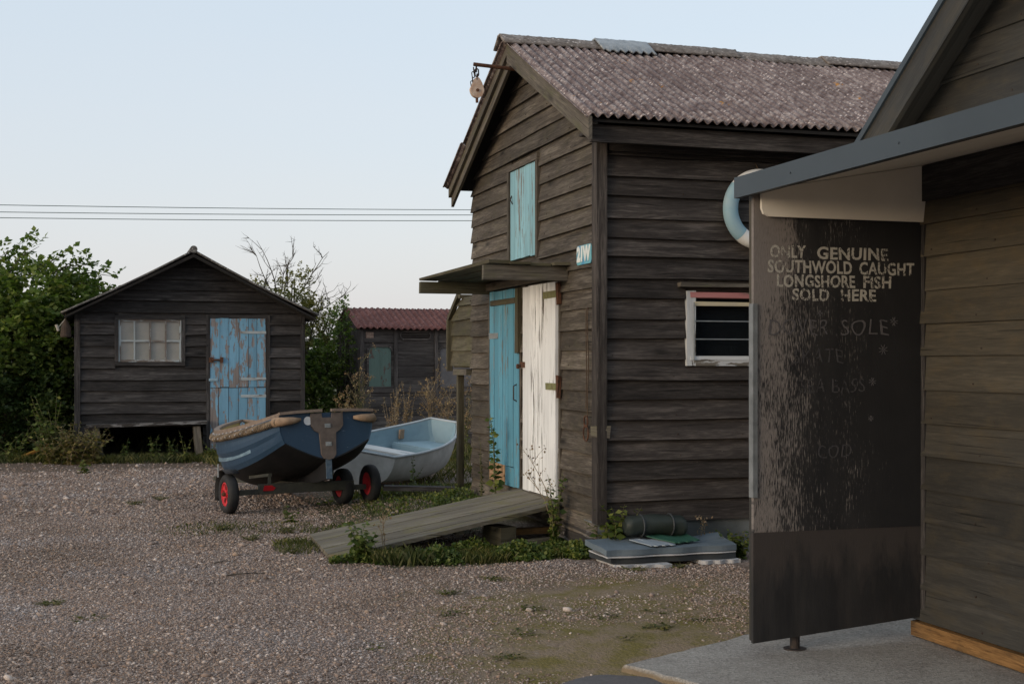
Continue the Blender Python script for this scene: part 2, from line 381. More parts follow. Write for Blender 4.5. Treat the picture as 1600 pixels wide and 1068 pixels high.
def boards(mb, O, d, n, z0, z1, pitch, ext, openings=(), t=.036, maxlen=(2.4, 4.4), wob=.004, lap=.022, nails=True):
    O = Vector((O[0], O[1], 0)); d = Vector((*d, 0)); n = Vector((*n, 0)); k = 0
    while True:
        zb = z0+k*pitch; k += 1
        if zb >= z1-.02: break
        zb += random.uniform(-.006, .006); zt = min(zb+pitch+lap, z1+.01)
        e0, e1 = ext(zb), ext(zt)
        if e0[1]-e0[0] < .05: break
        iv = [(e0[0], e0[1], e1[0], e1[1])]
        zm = zb+pitch*.5
        for (a, b, p, q) in openings:
            if p < zm < q:
                nv = []
                for (s0, s1, u0, u1) in iv:
                    if s0 < a < s1: nv.append((s0, a, u0, a))
                    elif a > s1: nv.append((s0, s1, u0, u1)); continue
                    if s0 < b < s1: nv.append((b, s1, b, u1))
                    elif b < s0: nv.append((s0, s1, u0, u1))
                iv = nv
        for (s0, s1, u0, u1) in iv:
            cuts = [0.]; L = s1-s0; x = random.uniform(*maxlen)
            while x < L-.7: cuts.append(x/L); x += random.uniform(*maxlen)
            cuts.append(1.)
            for c0, c1 in zip(cuts, cuts[1:]):
                if c1 < 1: c1 -= .003/L
                m = max(1, int((c1-c0)*L/.55)); ou, ov = random.uniform(0, 80), random.uniform(0, 80)
                tt = t*random.uniform(.8, 1.15); tilt = random.uniform(-wob, wob)*.8; secs = []
                for i in range(m+1):
                    f = c0+(c1-c0)*i/m; ab = s0+(s1-s0)*f; at = u0+(u1-u0)*f
                    if zt-zb < .03 or at != at: at = ab
                    wz = random.uniform(-wob, wob)+tilt*(i/m-.5)*2; wt = random.uniform(-.003, .003)
                    P = lambda a, off, z: O+d*a+n*off+Vector((0, 0, z))
                    b = mb.add([P(ab, 0, zb+wz), P(ab, tt+wt, zb+wz), P(at, .007, zt), P(at, 0, zt)])
                    secs.append((b, ab+ou, at+ou))
                if nails:
                    q = .06
                    while q < (c1-c0)*L-.03:
                        f = c0+q/L; a_ = s0+(s1-s0)*f; z_ = zb+.035+random.uniform(-.006, .006); of = (tt+.004)*(1-.035/pitch*.75)+.001; h_ = .0042
                        k4 = mb.add([O+d*(a_+da)+n*of+Vector((0, 0, z_+dz)) for da, dz in ((-h_, -h_), (h_, -h_), (h_, h_), (-h_, h_))]+[O+d*(a_+da)+n*(of-.02)+Vector((0, 0, z_+dz)) for da, dz in ((-h_, -h_), (h_, -h_), (h_, h_), (-h_, h_))])
                        for ix in ((0, 1, 2, 3), (0, 4, 5, 1), (1, 5, 6, 2), (2, 6, 7, 3), (3, 7, 4, 0)): mb.face([k4+i_ for i_ in (ix if d.cross(n).z < 0 else ix[::-1])], [(0, 0)]*4, 1)
                        q += .55+random.uniform(-.05, .05)
                vs = (ov, ov+.02, ov+.02+pitch, ov+.04+pitch)
                flip = d.cross(n).z > 0
                for (b0, x0, y0), (b1, x1, y1) in zip(secs, secs[1:]):
                    for j in range(3):
                        ix = [b0+j, b1+j, b1+j+1, b0+j+1]; uv = [(x0, vs[j]), (x1, vs[j]), (y1, vs[j+1]), (y0, vs[j+1])]
                        if flip: ix.reverse(); uv.reverse()
                        mb.face(ix, uv)
                for s, rev in ((secs[0], False), (secs[-1], True)):
                    ix = [s[0]+j for j in range(4)]; uv = [(s[1]*.2, v) for v in vs]
                    if rev != flip: ix.reverse()
                    mb.face(ix, uv)
def holed(mb, axis, c0, c1, a0, a1, z0, z1, holes):
    """backing slab across a wall with rectangular holes; axis 'x' = wall along X"""
    def bx(p0, p1, q0, q1):
        if p1-p0 < 1e-3 or q1-q0 < 1e-3: return
        if axis == 'x': mb.aabox(p0, p1, c0, c1, q0, q1, 0)
        else: mb.aabox(c0, c1, p0, p1, q0, q1, 1)
    xs = a0
    for (h0, h1, g0, g1) in sorted(holes):
        bx(xs, h0, z0, z1); bx(h0, h1, z0, g0); bx(h0, h1, g1, z1); xs = h1
    bx(xs, a1, z0, z1)
def corrugated(name, mat, parent, x0, x1, eave, ridge, lam, amp, rows=6, per=6, thick=.007, wav=.01, along='x', starts=None):
    """corrugated sheet between the eave line and the ridge line ((y,z) pairs)"""
    mb = MB(); (ye, ze), (yr, zr) = eave, ridge
    sl = Vector((0, yr-ye, zr-ze)); L = sl.length; sl.normalize(); nn = Vector((1, 0, 0)).cross(sl)
    if nn.z < 0: nn = -nn
    nx = int((x1-x0)/lam*per); rws = []
    ph = [random.uniform(0, 6) for _ in range(4)]
    for i in range(rows+1):
        f = i/rows; r = []
        for j in range(nx+1):
            x = x0+(x1-x0)*j/nx
            o = amp*math.sin(2*math.pi*x/lam)+wav*(math.sin(x*1.7+ph[0])*math.sin(f*3+ph[1])+.5*math.sin(x*4.1+ph[2]))
            fe = f if i else random.uniform(-.002, .002)+.012*math.sin(x*2.3+ph[3])*.6
            r.append(Vector((x, ye, ze))+sl*(L*fe)+nn*o)
        rws.append(r)
    mb.grid(rws, uv=lambda x, y, z: (x, z*2), flip=(yr < ye))
    o = mb.build(name, mat, parent, smooth=True)
    s = o.modifiers.new("thickness", 'SOLIDIFY'); s.thickness = thick; s.offset = 1
    return o
def planks(mb, axis, c0, c1, a0, a1, z0, z1, n, gap=.006, jit=.0015, wv=.12):
    ws = [random.uniform(1-wv, 1+wv) for _ in range(n)]; k = (a1-a0)/sum(ws); a = a0
    for q in ws:
        dz = random.uniform(-.004, .004); dc = random.uniform(-.002, .002)
        if axis == 'x': mb.aabox(a, a+q*k-gap, c0+dc, c1+dc, z0+dz, z1+dz, 2, jit)
        else: mb.aabox(c0+dc, c1+dc, a, a+q*k-gap, z0+dz, z1+dz, 2, jit)
        a += q*k

# ================================================================== tall black shed (gable on X=3.57, long side on Y=9.36)
GX, FY, BY, XR = 3.57, 9.36, 12.98, 9.6
shed = thing('net_shed', 'tall dark weatherboarded shed with white and blue doors and a lichen covered corrugated roof', 'shed', (GX, 11.1, .1))
EZ, RZ, YM = 3.30, 4.305, 11.07
SLP = (RZ-EZ)/(YM-9.01)
def gz(y): return RZ-.10-abs(y-YM)*SLP            # underside of the roof on the gable
mb = MB()
D_WH = (10.25, 11.15, .37, 2.16); D_BL = (11.31, 12.27, .36, 2.17); D_HA = (10.81, 11.58, 2.43, 3.25)
holed(mb, 'y', GX, GX+.05, FY+.05, BY, .12, 3.18, [])
mb.prism([(GX+.05, FY+.05, 3.18), (GX+.05, BY, 3.18), (GX+.05, YM, gz(YM)-.02)], (-1, 0, 0), .05, (0, 1, 0))
def gext(z):
    if z < 3.22: return (0, BY-FY)
    h = (RZ-.08-z)/SLP
    h = max(h, 0); return (max(0, YM-h-FY), min(BY-FY, YM+h-FY))
boards(mb, (GX, FY), (0, 1), (-1, 0), .16, 4.28, .159, gext, [(a-FY-.03, b-FY+.03, c-.06, d+.02) for a, b, c, d in (D_WH, D_BL, D_HA)])
mb.build('wall', [M['gable_wood'], M['nail']], shed)
mb = MB()
W0 = (4.27, 4.93, 1.47, 2.05)
holed(mb, 'x', FY, FY+.05, GX, XR, .27, 3.25, [W0])
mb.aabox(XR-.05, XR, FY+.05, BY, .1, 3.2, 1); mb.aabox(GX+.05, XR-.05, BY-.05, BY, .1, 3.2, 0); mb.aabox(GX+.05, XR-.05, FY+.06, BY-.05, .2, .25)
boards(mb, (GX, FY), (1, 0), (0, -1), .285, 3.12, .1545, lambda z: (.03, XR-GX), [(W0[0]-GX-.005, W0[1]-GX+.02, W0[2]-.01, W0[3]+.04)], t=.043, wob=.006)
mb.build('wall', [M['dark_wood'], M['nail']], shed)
mb = MB(); mb.aabox(GX-.045, GX+.035, FY-.060, FY+.06, .27, 3.2, 2, .004); mb.build('corner_post', M['dark_wood'], shed)
mb = MB(); mb.aabox(GX+.055, XR, FY-.052, FY-.002, 3.10, 3.20, 0, .002); mb.aabox(3.40, XR, 9.10, 9.14, 3.125, 3.255, 0, .002)
mb.aabox(3.40, XR, 9.14, FY, 3.20, 3.225, 0)
mb.build('eaves_board', M['dark_wood'], shed)
mb = MB()   # concrete plinth with an uneven face
rows = [[V(GX-.02+(XR-GX)*j/40, FY-.012+random.uniform(-.012, .012), .275 if i else -.12) for j in range(41)] for i in range(2)]
mb.grid(rows, uv=lambda x, y, z: (x, z)); mb.aabox(GX-.02, XR, FY+.01, FY+.3, -.15, .274)
mb.build('plinth', M['plinth'], shed)
mb = MB(); mb.aabox(GX-.035, GX-.005, 9.42, 10.2, .06, .20, 1, .01); mb.build('base_board', M['bench_wood'], shed)
# roof
rf = corrugated('roof_slope', M['asbestos'], shed, 3.325, XR+.2, (9.01, EZ), (YM-.03, RZ+.01), .080, .0165, 8, 8)
xs = [3.285, 3.31, 3.29]
mb = MB()
for i in range(3):                                                 # far slope: three courses with ragged verge ends
    y0 = 13.13-(13.13-YM)*i/3+.02; y1 = 13.13-(13.13-YM)*(i+1)/3
    z0 = EZ+(13.13-y0)*SLP*1.0; z1 = EZ+(13.13-y1)*SLP; up = .012*i
    x0 = xs[i]; nx = 360; rows = []
    for r in range(3):
        f = r/2; rows.append([V(x0+(XR-x0)*j/nx, y0+(y1-y0)*f, z0+(z1-z0)*f+.012*math.sin(2*math.pi*(XR-x0)*j/nx/.073)+.008*(1-f)+random.uniform(-.003, .003)) for j in range(nx+1)])
    mb.grid(rows, flip=True)
o = mb.build('roof_slope', M['asbestos'], shed, smooth=True); s = o.modifiers.new("thickness", 'SOLIDIFY'); s.thickness = .01
mb = MB()
for sg_ in (-1, 1): mb.prism([(3.36, YM, RZ-.035), (3.36, YM, RZ-.055), (3.36, YM+sg_*2.03, RZ-.055-2.03*SLP), (3.36, YM+sg_*2.03, RZ-.035-2.03*SLP)], (1, 0, 0), XR-3.4)
mb.build('roof_boarding', M['void'], shed)
def cap(x0, x1, mat, y_half=.15, dz=0., drop=None, nm='ridge_cap'):
    mb = MB(); n = max(4, int((x1-x0)/.02)); rows = []
    prof = [(-y_half, -y_half*SLP+.035), (-y_half*.45, -y_half*.45*SLP+.05), (-.03, .052), (.03, .052), (y_half*.45, -y_half*.45*SLP+.05), (y_half, -y_half*SLP+.035)]
    for i in range(n+1):
        x = x0+(x1-x0)*i/n; r = []
        for k, (y, z) in enumerate(prof):
            zz = z+dz+random.uniform(-.003, .003); yy = y
            if drop and k == 0: yy = y+.012*math.sin(x*2*math.pi/.073); zz += .015*math.sin(x*2*math.pi/.073)-.01
            r.append(V(x, YM+yy, RZ+zz))
        rows.append(r)
    mb.grid(rows)
    o = mb.build(nm, mat, rf, smooth=True); s = o.modifiers.new("thickness", 'SOLIDIFY'); s.thickness = .016; s.offset = -1
    return o
for a, b, dz in ((3.27, 4.22, 0), (4.6, 5.55, .02), (5.5, 6.5, .0), (6.45, 7.35, .022), (7.3, 8.4, 0), (8.35, 9.7, .02)):
    cap(a, b, M['ridge_cap'], .16, dz)
o = cap(4.16, 4.66, M['galv'], .25, .026, True); o['label'] = 'grey metal patch bent over the ridge'
# bargeboards
for sgn, nm in ((-1, 0), (1, 1)):
    ye = YM+sgn*2.07; mb = MB()
    for dx, off, hh in ((0, 0, .15),) if sgn < 0 else ((0, 0, .09), (.03, .05, .13)):
        top = lambda y: RZ-.005-off-abs(y-YM)*SLP
        mb.prism([(3.345+dx, YM, top(YM)), (3.345+dx, YM, top(YM)-hh*1.12), (3.345+dx, ye, top(ye)-hh*1.12), (3.345+dx, ye, top(ye))], (1, 0, 0), .028, (0, sgn, -SLP))
    mb.build('bargeboard', M['grey_wood'], shed)
mb = MB()
mb.tube([(3.02, 10.98, 4.075), (3.62, 11.0, 4.05)], .017, 8); mb.build('hoist_bar', M['rust'], shed)
# white door
mb = MB(); planks(mb, 'y', GX-.052, GX-.012, 10.25, 11.15, .37, 2.16, 5, .002)
dw = mb.build('door', M['white_peel'], shed, label='white door with flaking paint')
for z, wd, mt in ((1.295, .24, 'lichen_hinge'), (2.06, .30, 'lichen_hinge')):
    mb = MB(); mb.aabox(GX-.06, GX-.053, 10.22, 10.25+wd, z-.028, z+.028, 1, .002); mb.build('hinge', M[mt], dw)
    mb = MB(); mb.aabox(GX-.06, GX-.03, 10.17, 10.218, z-.09, z+.09, 2, .006); mb.build('hinge_plate', M['rust'], dw)
mb = MB(); mb.aabox(GX-.066, GX-.054, 11.08, 11.2, 1.45, 1.5, 1); mb.lathe([(.0, 0), (.022, .0), (.022, .02), (0, .02)], (GX-.08, 11.17, 1.46), (-1, 0, 0), 10)
mb.build('latch', M['rust'], dw)
mb = MB(); mb.aabox(GX-.06, GX-.02, 10.22, 11.26, .19, .365, 1, .004); mb.build('threshold', M['grey_wood'], shed)
# blue door
mb = MB(); planks(mb, 'y', GX-.036, GX-.002, 11.315, 12.265, .54, 2.17, 6, .009)
planks(mb, 'y', GX-.036, GX-.002, 11.315, 11.74, .36, .535, 3, .006)
db = mb.build('door', M['blue_door'], shed, label='turquoise door of narrow planks')
mb = MB(); planks(mb, 'y', GX-.040, GX-.006, 11.745, 12.265, .37, .54, 5, .008); mb.aabox(GX-.05, GX-.041, 11.745, 12.2, .43, .45, 1); mb.build('repair_planks', M['fresh_wood'], db)
mb = MB(); mb.aabox(GX-.044, GX-.037, 11.98, 12.27, 1.72, 1.775, 1, .003); mb.build('hinge', M['galv'], db)
mb = MB(); mb.tube([(GX-.03, 11.38, 1.30), (GX-.065, 11.38, 1.28), (GX-.065, 11.38, 1.16), (GX-.03, 11.38, 1.14)], .007, 6); mb.build('handle', M['iron'], db)
mb = MB(); mb.aabox(GX-.05, GX-.0365, 11.4, 12.2, 2.035, 2.085, 1, .003); mb.aabox(GX-.058, GX-.005, 11.27, 11.37, 1.58, 2.16, 2, .004); mb.build('door_trim', M['moss_wood'], shed)
mb = MB()
for a in (10.195, 11.17, 11.27, 12.275): MB().aabox(GX-.034, GX-.003, a, a+.035, .34, 2.15, 2, .002).build('door_jamb', M['gable_wood'], shed)
# loft hatch
mb = MB(); planks(mb, 'y', GX-.036, GX-.004, 10.81, 11.58, 2.43, 3.24, 5, .005); hd = mb.build('hatch', M['hatch_blue'], shed)
mb = MB()
mb.aabox(GX-.05, GX-.003, 10.755, 10.805, 2.40, 3.30, 2, .002); mb.aabox(GX-.05, GX-.003, 11.585, 11.64, 2.40, 3.30, 2, .002); mb.aabox(GX-.052, GX-.003, 10.755, 11.64, 3.245, 3.30, 1, .002)
mb.build('hatch_frame', M['gable_wood'], shed)
mb = MB(); mb.tube([(GX-.037, 11.53, 3.02), (GX-.06, 11.5, 2.98), (GX-.037, 11.5, 2.94)], .006, 6); mb.build('hook', M['iron'], hd)
# canopy over the doors
cn = MB(); y = 10.0
for k in range(4):
    wd = [.20, .17, .19, .17][k]; x0 = 2.87+k*.178
    cn.box((x0+.09, 11.2+random.uniform(-.03, .03), 2.29-.004*k+.012*random.random()), (.172, 2.42+.08*random.random(), .024), Matrix.Rotation(random.uniform(-.006, .006), 3, 'Z'), 1, .004)
cn = cn.build('canopy', M['moss_wood'], shed)
mb = MB(); mb.aabox(2.84, GX-.02, 10.03, 10.085, 2.155, 2.27, 0, .004); mb.build('joist', M['grey_wood'], cn)
mb = MB(); mb.aabox(2.85, GX-.02, 12.28, 12.335, 2.155, 2.265, 0, .004); mb.build('joist', M['moss_wood'], cn)
mb = MB(); mb.aabox(GX-.07, GX-.02, 10.09, 12.275, 2.18, 2.25, 1, .003); mb.build('wall_plate', M['gable_wood'], cn)
# window with grille
wf = MB()
x0, x1, z0, z1 = W0
wf.aabox(x0, x0+.075, FY-.045, FY+.05, z0, z1, 2, .002); wf.aabox(x1-.05, x1, FY-.045, FY+.05, z0, z1, 2, .002); wf.aabox(x0+.075, x1-.05, FY-.048, FY+.05, z0, z0+.05, 0, .002)
wf.aabox(x0+.03, x1, FY-.055, FY-.046, z0+.045, z0+.075, 0, .001)
win = wf.build('window', M['window_white'], shed)
mb = MB(); mb.aabox(x0-.07, x1+.06, FY-.085, FY-.005, z1+.03, z1+.06, 0, .004); mb.build('drip_board', M['grey_wood'], win)
mb = MB(); mb.aabox(x0+.03, x1-.01, FY-.05, FY-.005, z1-.055, z1-.008, 0, .003); mb.build('head_trim', M['pink_paint'], win)
mb = MB(); mb.aabox(x0+.06, x1-.02, FY-.052, FY-.03, z1-.115, z1-.085, 0, .002); mb.build('head_rail', M['cream_paint'], win)
mb = MB(); mb.aabox(x0+.076, x1-.051, FY+.005, FY+.011, z0+.051, z1-.058); mb.build('pane', m_glass('glass', (.012, .015, .018), .5, .06), win)
mb = MB()
for z in (z0+.205, z0+.345): mb.tube([(x0+.05, FY-.058, z), (x1-.02, FY-.058, z)], .0045, 6)
for x in (x0+.053, x1-.035): mb.tube([(x, FY-.064, z0+.04), (x, FY-.064, z1-.09)], .006, 6)
mb.build('grille', M['galv'], win)
mb = MB(); mb.aabox(x0+.05, x1, FY+.051, FY+.30, z0-.03, z0+.03, 0); mb.build('inner_sill', M['orange_wood'], win)
t = thing('dish_rack', 'wire rack standing inside on the window sill of the tall shed', 'rack', (4.66, FY+.13, z0+.03))
mb = MB()
for k in range(9):
    x = 4.58+k*.02; mb.tube([(x, FY+.06, z0+.032)]+[(x, FY+.13-.07*math.cos(a), z0+.035+.12*math.sin(a)) for a in np.linspace(0, math.pi, 9)], .0022, 5)
mb.build('wires', M['galv'], t)
mb = MB(); mb.tube([(4.57, FY+.06, z0+.034), (4.76, FY+.06, z0+.034), (4.76, FY+.2, z0+.034), (4.57, FY+.2, z0+.034)], .003, 5, closed=True); mb.build('base_frame', M['galv'], t)
mb = MB(); mb.lathe([(0, 0), (.022, .004), (.03, .025), (.026, .05), (.008, .062), (0, .062)], (4.43, FY+.09, z0+.031), (0, 0, 1), 14)
tag(mb.build('float', m_plain('float_pink', (.55, .25, .22), (.5, .4, .35), .5), origin=(4.43, FY+.09, z0+.03), smooth=True), 'small pink float standing on the sill behind the barred window', 'float')
# number plate
sg = thing('number_sign', 'small turquoise number plate screwed to the tall shed beside its corner post', 'sign', (GX-.03, 9.6, 2.33))
def text_mesh(name, body, size, mat, parent, loc, xdir, zdir=(0, 0, 1), bold=0., sx=1., align='CENTER', depth=.001, spacing=1.):
    cu = bpy.data.curves.new(name, 'FONT'); cu.body = body; cu.size = size; cu.offset = bold*size/.09; cu.extrude = depth
    cu.align_x = align; cu.align_y = 'CENTER'; cu.space_character = spacing; cu.resolution_u = 3
    tmp = bpy.data.objects.new('tmp', cu); col.objects.link(tmp)
    dg = bpy.context.evaluated_depsgraph_get(); me = bpy.data.meshes.new_from_object(tmp.evaluated_get(dg)); bpy.data.objects.remove(tmp)
    x = Vector(xdir).normalized(); z = Vector(zdir).normalized(); n = x.cross(z)
    B = Matrix((x*sx, z, n)).transposed().to_4x4(); B.translation = Vector(loc)-origin_of(parent)
    me.transform(B); me.materials.clear(); me.materials.append(mat); me.name = name
    o = bpy.data.objects.new(name, me); col.objects.link(o); o.parent = parent
    return o
mb = MB(); c = [(GX-.042, 9.6+sy*(.165-dx), 2.333+sz*(.075-dz)) for sy, sz, dx, dz in ((1, 1, 0, .02), (1, 1, .02, 0), (-1, 1, .02, 0), (-1, 1, 0, .02), (-1, -1, 0, .02), (-1, -1, .02, 0), (1, -1, .02, 0), (1, -1, 0, .02))]
mb.prism(c, (1, 0, 0), .008, (0, 1, 0)); mb.build('plate', m_plain('sign_blue', (.16, .42, .45), (.05, .24, .42), .4, 9, .02), sg)
text_mesh('lettering', '21W', .15, m_plain('sign_white', (.72, .74, .70), (.6, .64, .62), .5), sg, (GX-.0445, 9.605, 2.335), (0, -1, 0), bold=.006, sx=.95)
# pulley
pl = thing('pulley_block', 'rusty white pulley block hanging on a chain from the hoist bar at the gable peak', 'pulley', (3.045, 10.985, 3.80))
def link(mb, c, ax, up, l, r, wr):
    c, ax, up = Vector(c), Vector(ax), Vector(up)
    mb.tube([c+up*((l/2-r)*(1 if math.sin(a) > 0 else -1)+r*math.sin(a))+ax*(r*math.cos(a)) for a in np.linspace(0, 2*math.pi, 13)[:-1]], wr, 6, closed=True)
mb = MB()
for k, z in enumerate((4.045, 4.005, 3.96)): link(mb, (3.045+.004*k, 10.985, z), (1, 0, 0) if k % 2 else (.4, 1, 0), (0, 0, 1), .068, .017, .006)
for k, z in enumerate((4.025, 3.985, 3.94, 3.905)): link(mb, (3.022-.005*k, 10.985, z), (1, .3, 0) if k % 2 else (.2, 1, 0), (-.1, 0, 1), .05, .013, .0045)
mb.build('chain', M['iron'], pl)
mb = MB(); n = 24
prof = lambda a: (.062*math.sin(a)*(1 if math.cos(a) < 0 else (1-.35*math.cos(a))), .075*math.cos(a)+(.03 if math.cos(a) > .5 else 0)*math.cos(a))
poly = [(3.05+prof(a)[0], 10.965, 3.86+prof(a)[1]) for a in np.linspace(0, 2*math.pi, n+1)[:-1]]
mb.prism(poly, (0, 1, 0), .04); mb.build('cheek', m_plain('pulley_paint', (.58, .47, .38), (.40, .25, .17), .7, 22, .3), pl)
mb = MB(); mb.lathe([(0, 0), (.014, 0), (.014, .06), (0, .06)], (3.05, 10.955, 3.85), (0, 1, 0), 10); mb.build('axle_pin', M['rust'], pl)
mb = MB(); mb.tube([(3.05, 10.985, 3.785), (3.052, 10.985, 3.745)], .012, 6); mb.build('becket', M['rust'], pl)
# raised lean-to behind the far corner
lt = thing('lean_to', 'mossy boarded lean-to box raised on a post behind the far corner of the tall shed', 'lean-to', (3.6, 13.45, .2))
mb = MB()
def lext(z): return (0, .90) if z < 1.95 else (0, max(.1, .90-(z-1.95)*1.9))
mb.aabox(GX+.02, GX+.8, 13.0, 13.87, 1.44, 1.95); mb.prism([(GX+.02, 13.0, 1.95), (GX+.02, 13.86, 1.95), (GX+.02, 13.5, 2.17), (GX+.02, 13.0, 2.17)], (1, 0, 0), .78, (0, 1, 0))
boards(mb, (GX+.02, 13.0), (0, 1), (-1, 0), 1.46, 2.17, .159, lext); mb.build('wall', [M['moss_wood'], M['nail']], lt)
mb = MB(); mb.beam((GX-.02, 13.9, 1.40), (GX-.02, 13.9, 1.96), .05, .06, (1, 0, 0)); mb.beam((GX-.02, 13.90, 1.97), (GX-.02, 13.5, 2.20), .05, .05, (1, 0, 0)); mb.aabox(GX-.03, GX+.85, 13.42, 13.5, 2.17, 2.21); mb.build('frame', M['moss_wood'], lt)
mb = MB(); mb.aabox(GX-.03, GX+.6, 13.15, 13.70, 1.365, 1.425, 1, .006); mb.build('floor_beam', M['grey_wood'], lt, label='pale end beam under the mossy boards')
mb = MB(); mb.aabox(GX-.01, GX+.06, 13.575, 13.645, .12, 1.36, 2, .005); mb.build('post', M['moss_wood'], lt)
mb = MB(); mb.aabox(GX+.55, GX+.65, 13.56, 13.65, .1, 1.36, 2, .005); mb.build('post', M['moss_wood'], lt)
# hanging rope at the corner
rp = thing('rope', 'thin rope with an iron ring hanging down the gable boards by the corner post', 'rope', (GX-.05, 9.52, .92))
mb = MB(); mb.tube([(GX-.045, 9.50+.012*math.sin(i*.9), 1.92-.085*i) for i in range(11)], .0045, 6); mb.tube([(GX-.048, 9.53+.006*math.sin(i*.9), 1.9-.085*i) for i in range(10)], .004, 6); mb.build('cord', M['cord'], rp)
mb = MB()
for z, r in ((1.04, .04), (.95, .055)): mb.tube([(GX-.055, 9.52+r*math.cos(a), z+r*1.1*math.sin(a)) for a in np.linspace(0, 2*math.pi, 17)[:-1]], .006, 6, closed=True)
mb.build('ring', M['rust'], rp)
mb = MB(); mb.aabox(GX-.052, GX+.060, FY-.058, FY+.055, .925, 1.01, 0, .006); mb.build('repair_block', M['grey_wood'], shed)
# life ring
LR = V(4.872, FY-.10, 2.69); lr = thing('life_ring', 'faded blue and white life ring hanging on the long side of the tall shed', 'life ring', LR)
def ring_mb(a0, a1, n=16):
    mb = MB(); rows = []
    for a in np.linspace(a0, a1, n):
        c = V(math.cos(a), 0, math.sin(a)); rows.append([LR+c*(.258+.060*math.cos(b))+V(0, .055*math.sin(b), 0) for b in np.linspace(0, 2*math.pi, 17)[:-1]])
    mb.grid(rows, closed=True, flip=True); return mb
mw = m_plain('ring_white', (.78, .77, .74), (.62, .61, .58), .6, 9, .1); mbl = m_plain('ring_blue', (.22, .38, .46), (.30, .42, .47), .6, 9, .1)
for k in range(4):
    a = R(140+90*k); ring_mb(a+R(0), a+R(90)).build('segment', mbl if k % 2 == 0 else mw, lr, smooth=True, label='faded blue segment' if k % 2 == 0 else 'white segment')
mb = MB(); mb.tube([LR+V(0, .02, .30), V(LR.x, FY-.02, 3.06)], .006, 6); mb.build('cord', M['cord'], lr)

# ================================================================== right-hand fish hut (wall on X=4.2) with canopy
HX = 4.2
hut = thing('fish_hut', 'near dark stained weatherboard hut with a blue grey edged canopy at the right', 'hut', (HX, 3.5, .05))
HS = .76; HPY, HPZ = 3.55, 2.695+(6.408-3.55)*.76        # verge slope and peak
mb = MB()
holed(mb, 'y', HX, HX+.06, .6, 6.22, .10, 2.55, [])
mb.prism([(HX+.06, .6, 2.55), (HX+.06, 6.22, 2.55), (HX+.06, HPY, HPZ-.12)], (-1, 0, 0), .06, (0, 1, 0))
def hext(z):
    h = (HPZ-.09-z)/HS
    h = max(h, 0); return (max(0, HPY-h-.6), min(6.26-.6, HPY+h-.6))
boards(mb, (HX, .6), (0, 1), (-1, 0), .105, 4.7, .178, hext, [], t=.026, wob=.0015, maxlen=(8, 9))
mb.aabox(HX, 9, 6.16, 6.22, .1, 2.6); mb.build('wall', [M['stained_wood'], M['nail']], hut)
mb = MB(); mb.aabox(HX-.03, HX+.05, .6, 6.2, .02, .098, 1, .004); mb.build('sill', M['orange_wood'], hut)
mb = MB()
ye = 6.62; ze = HPZ-(ye-HPY)*HS
mb.prism([(3.97, HPY, HPZ-.015), (3.97, HPY, HPZ-.20), (3.97, ye, ze-.20), (3.97, ye, ze-.015)], (1, 0, 0), .03, (0, 1, -HS))
mb.prism([(3.97, HPY, HPZ-.015), (3.97, HPY, HPZ-.20), (3.97, .5, ze-.20), (3.97, .5, ze-.015)], (1, 0, 0), .03, (0, 1, HS))
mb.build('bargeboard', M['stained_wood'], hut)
mb = MB()
for s in (1, -1):
    y2 = HPY+s*3.12; z2 = HPZ-3.12*HS
    mb.prism([(3.955, HPY, HPZ+.03), (3.955, HPY, HPZ-.014), (3.955, y2, z2-.014), (3.955, y2, z2+.03)], (1, 0, 0), 6, (0, s, -HS))
mb.build('roof', M['blue_grey'], hut)
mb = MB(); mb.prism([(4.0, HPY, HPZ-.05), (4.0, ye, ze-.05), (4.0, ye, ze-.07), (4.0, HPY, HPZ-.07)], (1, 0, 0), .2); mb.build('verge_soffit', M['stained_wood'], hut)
mb = MB(); mb.aabox(HX-.04, HX, .6, 6.18, 2.36, 2.545, 1, .002); mb.build('wall_plate', M['black_wood'], hut)
cnp = MB(); cnp.prism([(3.14, 6.2, 2.375), (4.21, 6.2, 2.56), (4.21, 6.2, 2.60), (3.14, 6.2, 2.45)], (0, -1, 0), 5.2); cnp = cnp.build('canopy', M['soffit'], hut)
mb = MB(); mb.aabox(3.105, 3.136, 1.0, 6.19, 2.348, 2.455); 
for y in (5.6, 4.7): mb.lathe([(0, 0), (.005, 0), (.004, .004), (0, .004)], (3.105, y, 2.40), (-1, 0, 0), 8)
mb.build('fascia', M['blue_grey'], cnp)
mb = MB(); mb.aabox(3.14, 3.16, 1.0, 6.15, 2.352, 2.38); mb.build('drip_edge', M['void'], cnp)
mb = MB()
mb.prism([(3.21, 6.085, 2.384), (3.21, 6.085, 2.29), (3.222, 6.085, 2.262), (3.25, 6.085, 2.249), (4.185, 6.085, 2.248), (4.185, 6.085, 2.553)], (0, 1, 0), .018); mb.build('end_board', M['soffit'], cnp)
